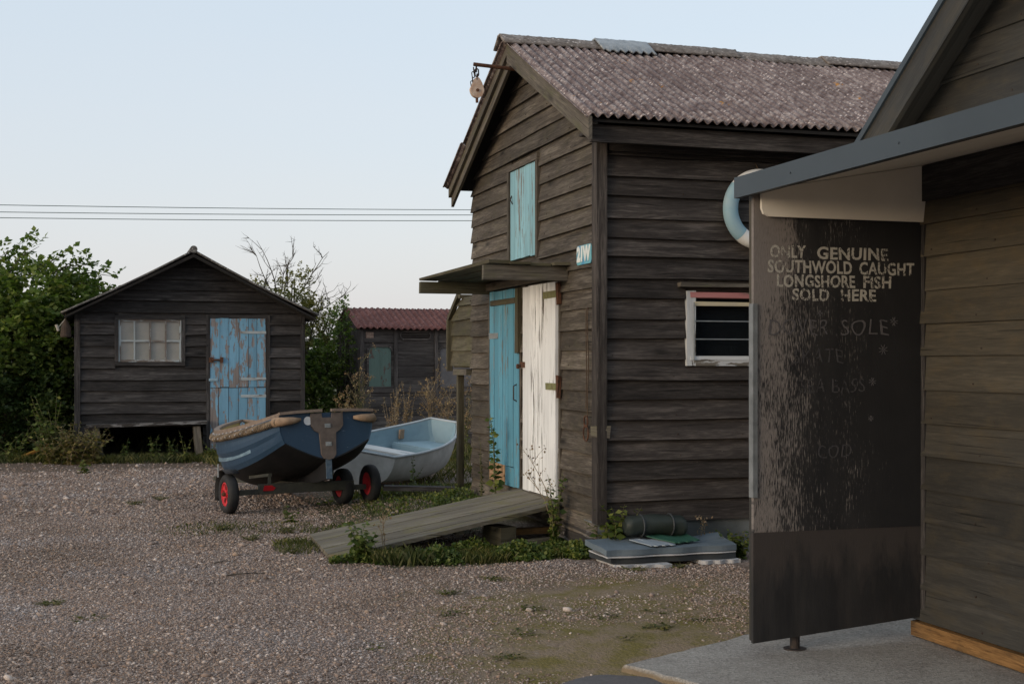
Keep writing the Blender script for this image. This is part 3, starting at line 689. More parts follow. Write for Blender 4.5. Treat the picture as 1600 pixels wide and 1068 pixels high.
# ---- sign screen
sb = thing('sign_board', 'black painted wooden screen with worn white lettering beside the near hut', 'sign', (3.45, 6.13, -.02))
def m_board():
    t = NT('sign_black'); p = t.pos(); x, y, z = t.sep(p)
    v = t.map(p, (150, 1, 20)); n = t.noise(v, 1, 5, .7); lo = t.noise(t.map(p, (5, 1, 2)), 1.3, 4, .6)
    left = t.step(x, 3.58, 3.24)                                   # paint weathered away at the exposed side
    top = t.mth('MULTIPLY', t.step(z, 2.26, 2.1), t.step(z, .50, .70))
    k = t.mth('ADD', t.mth('MULTIPLY', n, 1.0), t.mth('SUBTRACT', t.mth('MULTIPLY', left, .22), t.mth('MULTIPLY', t.step(x, 3.75, 4.05), .07)))
    k = t.mth('ADD', k, t.mth('ADD', t.mth('MULTIPLY', t.mth('SUBTRACT', lo, .5), .40), t.mth('MULTIPLY', t.mth('MULTIPLY', t.step(x, 3.42, 3.30), t.step(z, 1.75, 1.95)), .14)))
    right = t.step(x, 4.05, 3.75)
    k = t.mth('ADD', k, t.mth('MULTIPLY', right, .07))
    wear = t.mth('MULTIPLY', t.step(k, .66, .78), t.mth('GREATER_THAN', z, .618))
    smk = t.mth('MULTIPLY', t.step(t.noise(t.map(p, (7, 1, .9), (2, 0, 5)), 1, 5, .6), .42, .7), t.step(x, 4.1, 3.3)); blk = t.mix(t.mth('MULTIPLY', smk, .5), t.mix(t.noise(p, 6, 4), (.0105, .0108, .0118), (.021, .021, .0225)), (.055, .052, .050))
    bare = t.mix(t.noise(v, 2, 4), (.125, .112, .105), (.24, .215, .20))
    c = t.mix(wear, blk, bare)
    smear = t.step(t.noise(t.map(p, (9, 1, 1.2)), 1, 4, .6), .5, .75)                 # brown stain on the lower panel
    low = t.mth('MULTIPLY', t.mth('LESS_THAN', z, .618), t.step(t.mth('ADD', z, t.mth('MULTIPLY', t.noise(t.map(p, (2.6, 1, .7)), 3.5, 6, .7), .95)), .80, 1.0))
    c = t.mix(t.mth('MULTIPLY', low, .75), c, (.052, .044, .0405))
    c = t.mix(t.mth('MULTIPLY', t.mth('MULTIPLY', t.mth('LESS_THAN', z, .618), smear), .5), c, (.046, .039, .036))
    t.color(c).rough(t.mix(wear, (.55,)*3, (.9,)*3)); t.b.inputs['Specular IOR Level'].default_value = .3
    t.bump(n, .35, .004); return t.m
mbk = m_board()
mb = MB(); mb.prism([(3.18, 6.12, .047), (4.20, 6.12, .131), (4.20, 6.12, .617), (3.18, 6.12, .623)], (0, 1, 0), .024, (0, 0, 1)); mb.build('lower_panel', mbk, sb)
mb = MB(); mb.prism([(3.18, 6.117, .623), (4.20, 6.117, .617), (4.20, 6.117, 2.25), (4.18, 6.117, 2.54), (3.18, 6.117, 2.36)], (0, 1, 0), .024, (0, 0, 1)); mb.build('panel', mbk, sb)
mb = MB(); mb.aabox(3.170, 3.179, 6.105, 6.15, .80, 1.80, 2); mb.aabox(3.180, 3.197, 6.106, 6.115, .80, 1.80, 2); mb.build('edge_strip', m_plain('strip_grey', (.20, .215, .225), (.12, .13, .135), .5, 12, .1), sb)
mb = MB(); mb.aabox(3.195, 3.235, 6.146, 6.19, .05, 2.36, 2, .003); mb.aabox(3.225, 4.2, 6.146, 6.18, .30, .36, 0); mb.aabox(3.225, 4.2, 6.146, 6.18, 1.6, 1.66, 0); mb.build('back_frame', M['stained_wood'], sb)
mb = MB(); mb.lathe([(.026, -.02), (.026, .34)], (3.449, 6.172, 0), n=14); mb.lathe([(0, -.008), (.06, -.008), (.06, -.018), (0, -.018)][::-1], (3.449, 6.172, .006), n=14); mb.build('post', M['iron'], sb, smooth=False)
mb = MB(); mb.aabox(4.178, 4.198, 6.085, 6.115, .14, 2.24, 2, .003); mb.build('corner_batten', M['black_wood'], sb)
def m_letter(name, c, thr, sc=70):
    t = NT(name); p = t.pos(); n = t.noise(t.map(p, (1, 1, .5)), sc, 4, .7); n2 = t.noise(p, 7, 3)
    k = t.step(t.mth('ADD', t.mth('MULTIPLY', n, .62), t.mth('MULTIPLY', n2, .38)), thr, thr+.03)
    t.color(t.mix(n2, c, [x*.75 for x in c])).rough(.8)
    tr = t.new('ShaderNodeBsdfTransparent'); ms = t.new('ShaderNodeMixShader'); t.lk(k, ms.inputs[0])
    t.lk(tr.outputs[0], ms.inputs[1]); t.lk(t.b.outputs[0], ms.inputs[2]); t.lk(ms.outputs[0], t.out.inputs[0]); return t.m
wl = m_letter('white_lettering', (.46, .44, .39), .452, 150); ck = m_letter('chalk', (.105, .10, .105), .40, 90); ck2 = m_letter('faint_chalk', (.062, .06, .064), .42, 90)
def line(s, xa, xb, zc, h, mat, bold=.0022, nm='lettering', tilt=0):
    o = text_mesh(nm, s, h/.7, mat, sb, (0, 0, 0), (1, 0, tilt), bold=bold, spacing=1.08)
    xs = [v.co.x for v in o.data.vertices]; zs = [v.co.z for v in o.data.vertices]; k = (xb-xa)/(max(xs)-min(xs)); cx = (max(xs)+min(xs))/2; cz = (max(zs)+min(zs))/2
    L = origin_of(sb); hand = .0045 if 'chalk' in nm else .0012; ph = random.uniform(0, 6)
    for v in o.data.vertices: v.co.z += hand*(math.sin(v.co.x*23+ph)+.6*math.sin(v.co.x*61+ph)); v.co.x += hand*1.2*math.sin(v.co.z*50+v.co.x*31+ph)
    for v in o.data.vertices: v.co = ((v.co.x-cx)*k+(xa+xb)/2-L.x, v.co.y+6.1156, v.co.z-cz+zc-L.z)
    return o
line('ONLY', 3.275, 3.482, 2.073, .062, wl); line('GENUINE', 3.55, 3.975, 2.070, .062, wl)
line('SOUTHWOLD', 3.262, 3.756, 1.996, .064, wl); line('CAUGHT', 3.80, 4.135, 1.995, .064, wl)
line('LONGSHORE', 3.315, 3.775, 1.922, .062, wl); line('FISH', 3.825, 3.993, 1.923, .062, wl)
line('SOLD', 3.405, 3.62, 1.851, .060, wl); line('HERE', 3.69, 3.90, 1.851, .060, wl)
line('DOVER', 3.27, 3.615, 1.683, .085, ck, -.001, 'chalk_writing'); line('SOLE', 3.69, 3.975, 1.683, .085, ck, -.001, 'chalk_writing')
line('SKATE', 3.41, 3.70, 1.53, .075, ck2, -.001, 'chalk_writing'); line('SEA BASS', 3.45, 3.83, 1.375, .075, ck2, -.001, 'chalk_writing'); line('COD', 3.55, 3.75, 1.03, .07, ck2, -.001, 'chalk_writing')
for x, z, r in ((3.565, 1.755, .018), (4.01, 1.715, .024), (3.945, 1.565, .028), (3.88, 1.395, .022), (3.87, 1.20, .016)):
    mb = MB()
    for k in range(4):
        a = R(20+45*k+random.uniform(-9, 9)); dx, dz = r*math.cos(a), r*math.sin(a)
        mb.beam((x-dx, 6.1153, z-dz), (x+dx, 6.1153, z+dz), .0012, .004, (0, 0, 1) if abs(dx) > abs(dz) else (1, 0, 0))
    mb.build('chalk_star', ck, sb)

# ================================================================== small black shed with blue stable door (front on Y=20.42)
SY = 20.42
s2 = thing('small_shed', 'small low black gabled shed with a peeling blue stable door and a small paned window', 'shed', (1.2, SY, .05))
L0, R0, P0, ER, PR = -.46, 2.87, 1.2, 2.30, 3.20
S2 = (3.165-2.231)/1.85
mb = MB(); WN = (.136, 1.042, 1.50, 2.14); DR = (1.467, 2.303, .05, 2.16)
holed(mb, 'x', SY, SY+.05, L0, R0, .03, 2.22, [WN]) if False else (holed(mb, 'x', SY, SY+.05, L0, R0, .52, 2.22, [WN]), holed(mb, 'x', SY, SY+.05, L0, R0, .03, .519, [(-.20, 1.36, .0301, .5185)])); mb.prism([(L0, SY+.05, 2.22), (R0, SY+.05, 2.22), (P0, SY+.05, 3.08)], (0, -1, 0), .05)
mb.aabox(L0, L0+.05, SY+.05, SY+4.2, .03, 2.2, 1); mb.aabox(R0-.05, R0, SY+.05, SY+4.2, .03, 2.2, 1); mb.aabox(L0+.05, R0-.05, SY+4.15, SY+4.2, .03, 2.2)
def e2(z):
    if z < 2.24: return (.0, R0-L0)
    h = (3.10-z)/S2
    h = max(h, 0); return (max(0, P0-h-L0), min(R0-L0, P0+h-L0))
boards(mb, (L0, SY), (1, 0), (0, -1), .06, 3.05, .168, e2, [(WN[0]-L0-.05, WN[1]-L0+.05, WN[2]-.06, WN[3]+.04), (DR[0]-L0-.045, DR[1]-L0+.05, -1, DR[3]+.03), (-.20-L0, 1.36-L0, -1, .5)], t=.052, wob=.008)
mb.build('wall', [M['black_wood'], M['nail']], s2)
mb = MB(); mb.aabox(L0-.03, L0+.055, SY-.055, SY+.06, .05, 2.25, 2, .004); mb.build('corner_post', M['black_wood'], s2)
mb = MB(); mb.aabox(R0-.04, R0+.03, SY-.052, SY+.06, .05, 2.25, 2, .004); mb.build('corner_post', M['black_wood'], s2)
yf = SY-.44; mb = MB()
for s in (-1, 1):
    rows = []
    for i in range(13):
        f = i/12; x = P0+s*1.87*f; z = 3.165-1.87*S2*f-.022*math.sin(f*math.pi)*1.2
        rows.append([V(x, yf+(j/24)*4.9+random.uniform(-.004, .004)*(j == 0), z+.008*math.sin(j*1.9)) for j in range(25)])
    mb.grid(rows, flip=(s > 0))
rs = mb.build('roof', M['felt'], s2, smooth=True); q = rs.modifiers.new("thickness", 'SOLIDIFY'); q.thickness = .028; q.offset = -1
mb = MB(); mb.lathe([(0, 0), (.055, 0), (.055, 4.9), (0, 4.9)], (P0, yf-.01, 3.165), (0, 1, 0), 12); mb.build('ridge_cap', M['felt'], rs)
for s in (-1, 1):
    mb = MB(); pk = V(P0, yf+.01, 3.10); en = V(P0+s*1.82, yf+.01, 3.10-1.82*S2-.02)
    mb.prism([pk, pk-V(0, 0, .05), en-V(0, 0, .03), en], (0, 1, 0), .025, (1, 0, -s*S2)); mb.build('bargeboard', M['void'], s2)  # near-black board colour paints in the shade under the roof verge
mb = MB()
for s in (-1, 1): mb.prism([(P0, SY-.40, 3.095), (P0, SY-.40, 3.07), (P0+s*1.8, SY-.40, 3.07-1.8*S2-.03), (P0+s*1.8, SY-.40, 3.095-1.8*S2-.03)], (0, 1, 0), 4.5)
mb.build('roof_boarding', M['void'], s2)
mb = MB(); planks(mb, 'x', SY-.045, SY-.012, DR[0], DR[1], 1.115, DR[3], 6, .007); planks(mb, 'x', SY-.045, SY-.012, DR[0], DR[1], .05, 1.105, 6, .007)
d2 = mb.build('door', M['blue_peel'], s2)
for z in (1.95, 1.24, .98):
    mb = MB(); mb.aabox(DR[1]-.38, DR[1]+.0, SY-.053, SY-.046, z-.02, z+.02, 0, .002); mb.build('hinge', M['window_blue'], d2)
mb = MB(); mb.aabox(DR[0]-.02, DR[0]+.04, SY-.07, SY-.046, 1.49, 1.57, 0, .003); mb.tube([(DR[0]+.02, SY-.075, 1.53), (DR[0]+.16, SY-.075, 1.53)], .014, 8); mb.aabox(DR[0]+.15, DR[0]+.19, SY-.085, SY-.046, 1.49, 1.57, 0, .003); mb.build('bolt', M['rust'], d2)
mb = MB(); mb.aabox(DR[0]-.02, DR[0]+.11, SY-.06, SY-.046, 1.21, 1.25, 0, .002); mb.build('latch', m_plain('latch_blue', (.3, .45, .55), None, .6), d2)
mb = MB(); mb.aabox(DR[0]-.06, DR[0]-.006, SY-.05, SY, .05, 2.21, 2, .003); mb.aabox(DR[1]+.004, DR[1]+.06, SY-.05, SY, .05, 2.21, 2, .003); mb.aabox(DR[0]-.006, DR[1]+.004, SY-.05, SY, 2.168, 2.21, 0, .003)
mb.build('door_frame', M['black_wood'], s2)
mb = MB(); a, b, c, d = WN
mb.aabox(a-.055, b+.055, SY-.055, SY-.004, d-.005, d+.045, 0, .003); mb.aabox(a-.055, b+.055, SY-.07, SY-.004, c-.055, c-.004, 0, .003); mb.aabox(a-.055, a-.004, SY-.055, SY-.004, c, d-.005, 2, .003); mb.aabox(b+.004, b+.055, SY-.055, SY-.004, c, d-.005, 2, .003)
w2 = mb.build('window', M['black_wood'], s2)
mb = MB()
mb.aabox(a, a+.035, SY-.03, SY+.01, c, d-.006, 2); mb.aabox(b-.03, b, SY-.03, SY+.01, c, d-.006, 2); mb.aabox(a+.035, b-.03, SY-.03, SY+.01, c, c+.035, 0); mb.aabox(a+.035, b-.03, SY-.03, SY+.01, d-.035, d-.006, 0)
for k in (1, 2, 3): x = a+(b-a)*k/4; mb.aabox(x-.011, x+.011, SY-.028, SY+.01, c+.035, d-.035, 2)
mb.aabox(a+.035, b-.03, SY-.026, SY+.008, 1.80, 1.825, 0)
mb.build('sash', M['window_blue'], w2)
t = NT('dusty_glass'); p = t.obj(); n = t.noise(p, 3.5, 4); t.color(t.mix(n, (.17, .19, .18), (.36, .33, .30))).rough(.18); t.b.inputs['Specular IOR Level'].default_value = .5
mb = MB(); mb.aabox(a+.01, b-.01, SY+.011, SY+.018, c+.01, d-.01); mb.build('pane', t.m, w2)
# bench
bn = thing('bench', 'rough plank bench standing against the small black shed', 'bench', (.55, SY-.2, .05))
mb = MB(); mb.beam((-.32, SY-.22, .555), (1.40, SY-.22, .60), .34, .045, jit=.006); mb.build('seat', M['bench_wood'], bn)
for x0, x1, w in ((-.11, -.19, .10), (1.30, 1.25, .10)):
    for y in (SY-.33, SY-.10): mb = MB(); mb.beam((x0, y, .02), (x1, y, .54), .06, w, (1, 0, 0), .006); mb.build('leg', M['grey_wood'], bn)
# lantern under the eave
ln = thing('hanging_lantern', 'small rusty lantern hanging by a cord under the left eave of the small shed', 'lantern', (-.60, SY-.25, 1.86))
c = (-.60, SY-.25, 0)
mb = MB(); mb.lathe([(0, 1.86), (.075, 1.86), (.08, 1.88), (.076, 1.91), (.072, 2.0), (.04, 2.07), (.014, 2.12), (0, 2.12)], c, n=14); mb.build('body', m_plain('lantern_rust', (.055, .036, .025), (.035, .025, .02), .8, 14), ln, smooth=False)
mb = MB(); mb.tube([(-.60, SY-.25, 2.11), (-.60, SY-.25, 2.235)], .008, 6); mb.build('cord', M['cord'], ln)
mb = MB(); mb.tube([(-.73, SY-.25, 2.04), (-.70, SY-.25, 1.95)], .022, 8); mb.tube([(-.70, SY-.25, 2.0), (-.61, SY-.25, 2.12)], .006, 5); mb.build('side_float', m_plain('pale_cork', (.45, .42, .36), None), ln)

# ================================================================== carriage shed with red tin roof (front on Y=21.8)
CY, CX = 21.8, 4.02
s3 = thing('carriage_shed', 'weathered grey carriage body shed under a rusty red corrugated roof', 'shed', (5.5, CY, .1))
mb = MB(); mb.aabox(CX, 9, CY+.02, CY+.06, .05, 2.06, 0)
for i, z in enumerate(np.arange(.1, 1.02, .165)): mb.aabox(CX+.06, 8.9, CY-.004, CY+.019, z, z+.158, 0, .003)
for z in np.arange(1.06, 1.86, .19): mb.aabox(4.66, 5.30, CY-.002, CY+.019, z, z+.184, 0, .004)
mb.aabox(4.08, 8.9, CY-.003, CY+.019, 1.83, 2.05, 0, .002); mb.build('wall', M['carriage_wood'], s3)
mb = MB()
for i in range(10): y = CY+.06+i*.215; mb.aabox(CX-.012, CX+.02, y, y+.21, .05, 2.04+min(i, 9-i)*.075, 2, .003)
mb.build('end_wall', M['carriage_wood'], s3)
mb = MB()
for x, wd in ((CX, .07), (4.60, .06), (5.305, .06), (6.1, .06), (6.9, .06)): mb.aabox(x, x+wd, CY-.03, CY+.018, .05, 2.05, 2, .003)
mb.aabox(CX+.07, 9, CY-.026, CY-.004, .985, 1.045, 0, .003); mb.build('frame', M['carriage_wood'], s3)
def rounded(x0, x1, z0, z1, r, y, top=True, bot=False, n=6):
    P = []
    for (cx, cz, a0, on) in ((x1-r, z1-r, 0, top), (x0+r, z1-r, 90, top), (x0+r, z0+r, 180, bot), (x1-r, z0+r, 270, bot)):
        if on: P += [(cx+r*math.cos(R(a0+90*k/n)), y, cz+r*math.sin(R(a0+90*k/n))) for k in range(n+1)]
        else: P.append((x1 if a0 in (0, 270) else x0, y, z1 if a0 < 180 else z0))
    return P
def casing(mb, x0, x1, z0, z1, r, wd, y0, y1, bot=False):
    i = rounded(x0, x1, z0, z1, r, y0, True, bot); o = rounded(x0-wd, x1+wd, z0-(wd if bot else 0), z1+wd, r+wd, y0, True, bot); k = len(i)
    for j in range(k if bot else k-1):
        q = (j+1) % k; mb.prism([o[j], o[q], i[q], i[j]], (0, 1, 0), y1-y0)
mb = MB(); casing(mb, 4.17, 4.55, 1.05, 1.75, .07, .035, CY-.02, CY+.015); w3 = mb.build('window', M['carriage_wood'], s3, label='window boarded with peeling green paint')
mb = MB(); mb.prism(rounded(4.17, 4.55, 1.05, 1.75, .07, CY), (0, 1, 0), .012, (0, 0, 1)); mb.build('pane', m_peel('green_peel', (.13, .20, .165), (.10, .15, .14), (.14, .10, .085), .33, sc=(5, 6)), w3)
mb = MB(); casing(mb, 5.40, 5.95, 1.05, 1.74, .07, .035, CY-.02, CY+.015); w3 = mb.build('window', M['carriage_wood'], s3, label='window covered by a dull grey sheet')
mb = MB(); mb.prism(rounded(5.40, 5.95, 1.05, 1.74, .07, CY), (0, 1, 0), .012); mb.build('pane', m_plain('grey_sheet', (.15, .145, .15), (.10, .095, .10), .6, 4), w3)
mb = MB(); casing(mb, 4.72, 5.22, 1.895, 2.0, .045, .025, CY-.035, CY-.004, True); v3 = mb.build('vent', M['carriage_wood'], s3)
mb = MB()
for k in range(4): mb.box((4.97, CY-.018, 1.91+k*.026), (.5, .03, .006), Matrix.Rotation(R(-30), 3, 'X'), 0)
mb.build('louvre', M['carriage_wood'], v3)
mb = MB(); mb.aabox(4.12, 4.25, CY-.012, CY-.004, 1.90, 2.0); mb.build('notice', m_plain('notice', (.42, .32, .26), (.22, .13, .10), .8, 26), s3)
r3 = corrugated('roof', M['tin_red'], s3, 3.93, 9.2, (CY-.16, 2.06), (CY+1.1, 2.43), .105, .018, 6, 6, wav=.012)
mb = MB()
nx = 60*5; rows = [[V(3.93+5.27*j/nx, CY+1.1+f*1.25, 2.43-f*.42+.018*math.sin(2*math.pi*5.27*j/nx/.105)) for j in range(nx+1)] for f in (0, .5, 1)]
mb.grid(rows); o = mb.build('roof', M['tin_red'], s3, smooth=True); q = o.modifiers.new("thickness", 'SOLIDIFY'); q.thickness = .007

# ================================================================== ground
def sm(v, a, b): t = np.clip((v-a)/(b-a), 0, 1); return t*t*(3-2*t)
_ph = rng.uniform(0, 6.28, 12)
def gh(x, y):
    x = np.asarray(x, float); y = np.asarray(y, float)
    h = .17*np.exp(-((x-3.7)/1.1)**2-((y-12.9)/1.5)**2)-.115*np.exp(-((x-2.2)/.9)**2-((y-5.9)/.8)**2)+.05*sm(y, 18.5, 20.2)
    n = .010*np.sin(x*1.7+_ph[0])*np.sin(y*1.3+_ph[1])+.006*np.sin(x*3.9+y*1.1+_ph[2])+.004*np.sin(y*5.1-x*2.3+_ph[3])
    return h+n*sm(80-np.hypot(x, y), 0, 40)
def G(x, y): return float(gh(x, y))
xs = np.concatenate([[-1500, -500, -150, -60, -25, -12], np.arange(-7, 9.01, .08), [12, 18, 30, 70, 200, 600, 1500]])
ys = np.concatenate([[-300, -60, -15, -4], np.arange(1, 12, .08), np.arange(12, 27, .14), [32, 40, 60, 100, 200, 500, 1000, 1500, 2500]])
XX, YY = np.meshgrid(xs, ys); ZZ = gh(XX, YY); nxg = len(xs)
ii = (np.arange(len(ys)-1)[:, None]*nxg+np.arange(nxg-1)[None, :]).ravel()
def m_ground():
    t = NT('gravel'); p = t.pos(); x, y, z = t.sep(p)
    v = t.new('ShaderNodeTexVoronoi'); v.inputs['Scale'].default_value = 48; t.lk(p, v.inputs['Vector'])
    v2 = t.voro(p, 110, out=1)
    cr = t.sep(v.outputs['Color'])[0]
    st = t.ramp(cr, (0, (.11, .083, .07)), (.25, (.22, .17, .145)), (.5, (.30, .245, .21)), (.75, (.26, .23, .22)), (.93, (.42, .37, .33)), (1, (.46, .43, .40)))
    st = t.mix(.35, st, t.ramp(t.sep(v2)[1], (0, (.09, .07, .055)), (.6, (.20, .16, .135)), (1, (.34, .30, .27))))
    crv = t.step(v.outputs['Distance'], .25, .75); st = t.mix(t.mth('MULTIPLY', crv, .45), st, (.10, .076, .062))
    big = t.noise(p, .8, 5, .65); st = t.mix(1, st, t.ramp(big, (.33, (.92, .83, .75)), (.5, (1.10, 1.01, .95)), (.67, (1.12, 1.10, 1.11))), 'MULTIPLY')
    def blob(cx, cy, rx, ry, amp=.55):
        d = t.mth('ADD', t.mth('POWER', t.mth('DIVIDE', t.mth('SUBTRACT', x, cx), rx), 2), t.mth('POWER', t.mth('DIVIDE', t.mth('SUBTRACT', y, cy), ry), 2))
        return t.step(t.mth('ADD', t.mth('SQRT', d), t.mth('MULTIPLY', t.mth('SUBTRACT', t.noise(p, 2.2, 6, .7), .5), amp*4)), 1.25, .7)
    soil = t.mix(t.noise(p, 25, 5, .7), (.060, .040, .028), (.135, .098, .068))
    moss = t.mix(t.step(t.noise(p, 3.2, 8, .78), .42, .58), t.mix(t.noise(p, 40, 4, .7), (.105, .09, .024), (.22, .175, .055)), t.mix(t.noise(p, 60, 4, .7), (.19, .14, .09), (.29, .22, .155)))
    c = t.mix(t.mth('MULTIPLY', blob(3.3, 8.6, 1.3, .5), .62), st, soil)
    c = t.mix(t.mth('MULTIPLY', blob(1.7, 12.6, 1.4, 1.6), .75), c, soil)
    c = t.mix(t.mth('MULTIPLY', blob(1.0, 19.8, 4.5, 1.1), .7), c, soil)
    c = t.mix(t.mth('MULTIPLY', blob(3.0, 7.25, 1.35, 1.35), .95), c, moss)
    c = t.mix(t.mth('MULTIPLY', blob(2.3, 6.35, .9, .40), .8), c, moss)
    grn = t.mix(t.noise(p, 7, 5, .7), (.030, .040, .014), (.085, .085, .035))
    g = t.mth('MAXIMUM', blob(3.1, 13.2, 1.4, 2.2), blob(2.7, 9.75, 1.0, .4))
    g = t.mth('MAXIMUM', g, blob(.4, 20.6, 2.8, .6, .3)); g = t.mth('MAXIMUM', g, t.step(y, 21, 22.5))
    c = t.mix(t.mth('MULTIPLY', g, .85), c, grn)
    sp = t.mth('MULTIPLY', t.step(t.noise(p, 1.1, 6, .75), .62, .70), .5); c = t.mix(sp, c, moss)
    t.color(c).rough(.92); t.b.inputs['Specular IOR Level'].default_value = .2
    t.bump(t.mth('ADD', t.mth('SUBTRACT', 1, v.outputs['Distance']), t.noise(p, 160, 3)), .7, .012); return t.m
gd = npmesh('ground', np.stack([XX.ravel(), YY.ravel(), ZZ.ravel()], 1), np.stack([ii, ii+1, ii+nxg+1, ii+nxg], 1), m_ground(), smooth=True)
tag(gd, kind='structure', label='gravel yard')
# loose pebbles
def ico():
    f = (1+5**.5)/2; v = np.array([(-1, f, 0), (1, f, 0), (-1, -f, 0), (1, -f, 0), (0, -1, f), (0, 1, f), (0, -1, -f), (0, 1, -f), (f, 0, -1), (f, 0, 1), (-f, 0, -1), (-f, 0, 1)], float)
    t = np.array([(0, 11, 5), (0, 5, 1), (0, 1, 7), (0, 7, 10), (0, 10, 11), (1, 5, 9), (5, 11, 4), (11, 10, 2), (10, 7, 6), (7, 1, 8), (3, 9, 4), (3, 4, 2), (3, 2, 6), (3, 6, 8), (3, 8, 9), (4, 9, 5), (2, 4, 11), (6, 2, 10), (8, 6, 7), (9, 8, 1)])
    return v/np.linalg.norm(v[0]), t
OCT = (np.array([(1, 0, 0), (-1, 0, 0), (0, 1, 0), (0, -1, 0), (0, 0, 1), (0, 0, -1)], float), np.array([(0, 2, 4), (2, 1, 4), (1, 3, 4), (3, 0, 4), (2, 0, 5), (1, 2, 5), (3, 1, 5), (0, 3, 5)]))
def pebble_field(n, y0, y1, shape, rmed, sig=.4, xr=4.4):
    y = rng.uniform(y0, y1, n); xl = -.078*y-1.5; x = rng.uniform(0, 1, n)*(np.minimum(xr, .74*y)-xl)+xl
    keep = rng.uniform(0, 1, n) < 1-.90*np.exp(-(((x-3.0)/1.25)**2+((y-7.2)/1.25)**2)**1.5)*(.80+.2*np.sin(x*5.3+y*3)*np.sin(y*7-x*2))-.6*np.exp(-((x-3.2)/1.2)**2-((y-8.3)/.55)**2)-.9*np.exp(-((x-2.5)/.8)**2-((y-6.45)/.5)**2)
    keep &= ~((x > GX-.25) & (y > FY-.25)); keep &= ~((x > 2.4+(y-6.2)*-.5) & (y < 6.24+(x-2.5)*.4)); keep &= ~((x > 2.0) & (y > 9.4) & (rng.uniform(0, 1, n) < .75))
    keep &= ~((y > 18.9) & (rng.uniform(0, 1, n) < .8)); x, y = x[keep], y[keep]; n = len(x)
    r = rmed*np.exp(rng.normal(0, sig, n))*np.where(rng.uniform(0, 1, n) < .012, 2.1, 1); V0, F0 = shape; k = len(V0)
    s = np.stack([r*rng.uniform(.8, 1.35, n), r*rng.uniform(.65, 1.0, n), r*rng.uniform(.45, .8, n)], 1)
    v = V0[None]*(1+rng.uniform(-.16, .16, (n, k, 1)))*s[:, None]
    a = rng.uniform(0, 6.28, n); ca, sa = np.cos(a)[:, None], np.sin(a)[:, None]; tl = rng.normal(0, .25, (n, 1))
    X = v[..., 0]*ca-v[..., 1]*sa; Y = v[..., 0]*sa+v[..., 1]*ca; Z = v[..., 2]+X*tl
    P = np.stack([X+x[:, None], Y+y[:, None], Z+(gh(x, y)+s[:, 2]*.35)[:, None]], 2).reshape(-1, 3)
    return P, (F0[None]+np.arange(n)[:, None, None]*k).reshape(-1, 3)
parts = [pebble_field(170000, 5.2, 9.0, ico(), .0053, .33), pebble_field(105000, 9.0, 13.5, OCT, .0072, .35), pebble_field(38000, 13.5, 20.2, OCT, .0115, .35, 3.2)]
PV = []; PF = []; o_ = 0
for p, f in parts: PV.append(p); PF.append(f+o_); o_ += len(p)
t = NT('pebble'); isl = t.island(); p = t.pos()
c = t.ramp(isl, (0, (.10, .078, .068)), (.14, (.20, .155, .13)), (.34, (.30, .24, .205)), (.52, (.25, .22, .21)), (.66, (.35, .265, .20)), (.80, (.33, .30, .29)), (.92, (.45, .40, .365)), (1, (.62, .58, .55)))
c = t.mix(t.mth('MULTIPLY', t.noise(p, 90, 2), .35), c, (.10, .08, .07)); c = t.mix(1, c, t.ramp(t.noise(p, .8, 5, .65), (.33, (.92, .83, .75)), (.5, (1.10, 1.01, .95)), (.67, (1.12, 1.10, 1.11))), 'MULTIPLY'); t.color(c).rough(.8)
pb = npmesh('gravel', np.concatenate(PV), np.concatenate(PF), t.m, smooth=True); tag(pb, kind='stuff', label='loose flint pebbles over the yard', cat='gravel')
# concrete slab under the hut's canopy
t = NT('concrete'); p = t.pos(); n = t.noise(p, 3, 5, .65); v = t.voro(p, 95, out=1); c = t.mix(t.step(n, .35, .65), (.23, .21, .19), (.32, .30, .27))
c = t.mix(t.mth('MULTIPLY', t.step(t.sep(v)[0], .55, .95), .55), c, (.42, .40, .37)); c = t.mix(t.mth('MULTIPLY', t.step(t.sep(v)[1], .7, .95), .5), c, (.09, .085, .08))
c = t.mix(t.step(t.sep(p)[2], -.035, -.055), c, t.mix(t.noise(p, 14, 4), (.16, .12, .075), (.27, .21, .14))); t.color(c).rough(.9); t.bump(t.mth('ADD', t.noise(p, 120, 4, .7), t.voro(p, 95)), .5, .004)
mb = MB(); edge = []
base = [(2.50, 6.22), (2.95, 6.40), (3.42, 6.60), (4.1, 6.86), (9, 8.2), (9, .2), (4.2, .2), (3.7, 3.2), (3.05, 4.9), (2.70, 5.66)]
for i in range(len(base)):
    a, b = base[i], base[(i+1) % len(base)]; L = math.hypot(b[0]-a[0], b[1]-a[1]); m = max(1, int(L/.07)) if i in (0, 1, 2, 8, 9) else 4
    for j in range(m): f = j/m; q = .013 if m > 4 else 0; edge.append((a[0]+(b[0]-a[0])*f+random.uniform(-q, q), a[1]+(b[1]-a[1])*f+random.uniform(-q, q)))
zt = lambda x: -.035+.045*min(1, max(0, (x-2.5)/1.5))
top = [V(x+(.012 if x < 4 else 0), y-.006, zt(x)) for x, y in edge]; mid = [V(x, y, zt(x)-random.uniform(.008, .022)) for x, y in edge]; bot = [V(x-random.uniform(-.01, .012), y, -.25) for x, y in edge]
n = len(edge); b = mb.add(top+mid+bot)
mb.face(list(reversed(range(n))), [(0, 0)]*n)
for k in (0, n):
    for i in range(n): j = (i+1) % n; mb.face([b+k+i, b+k+j, b+k+n+j, b+k+n+i], [(0, 0)]*4)
mb.f[0] = tuple(range(n)) if sum((top[i].x*top[(i+1) % n].y-top[(i+1) % n].x*top[i].y) for i in range(n)) > 0 else mb.f[0]
tag(mb.build('pavement', t.m), kind='structure', label='concrete slab beside the near hut')
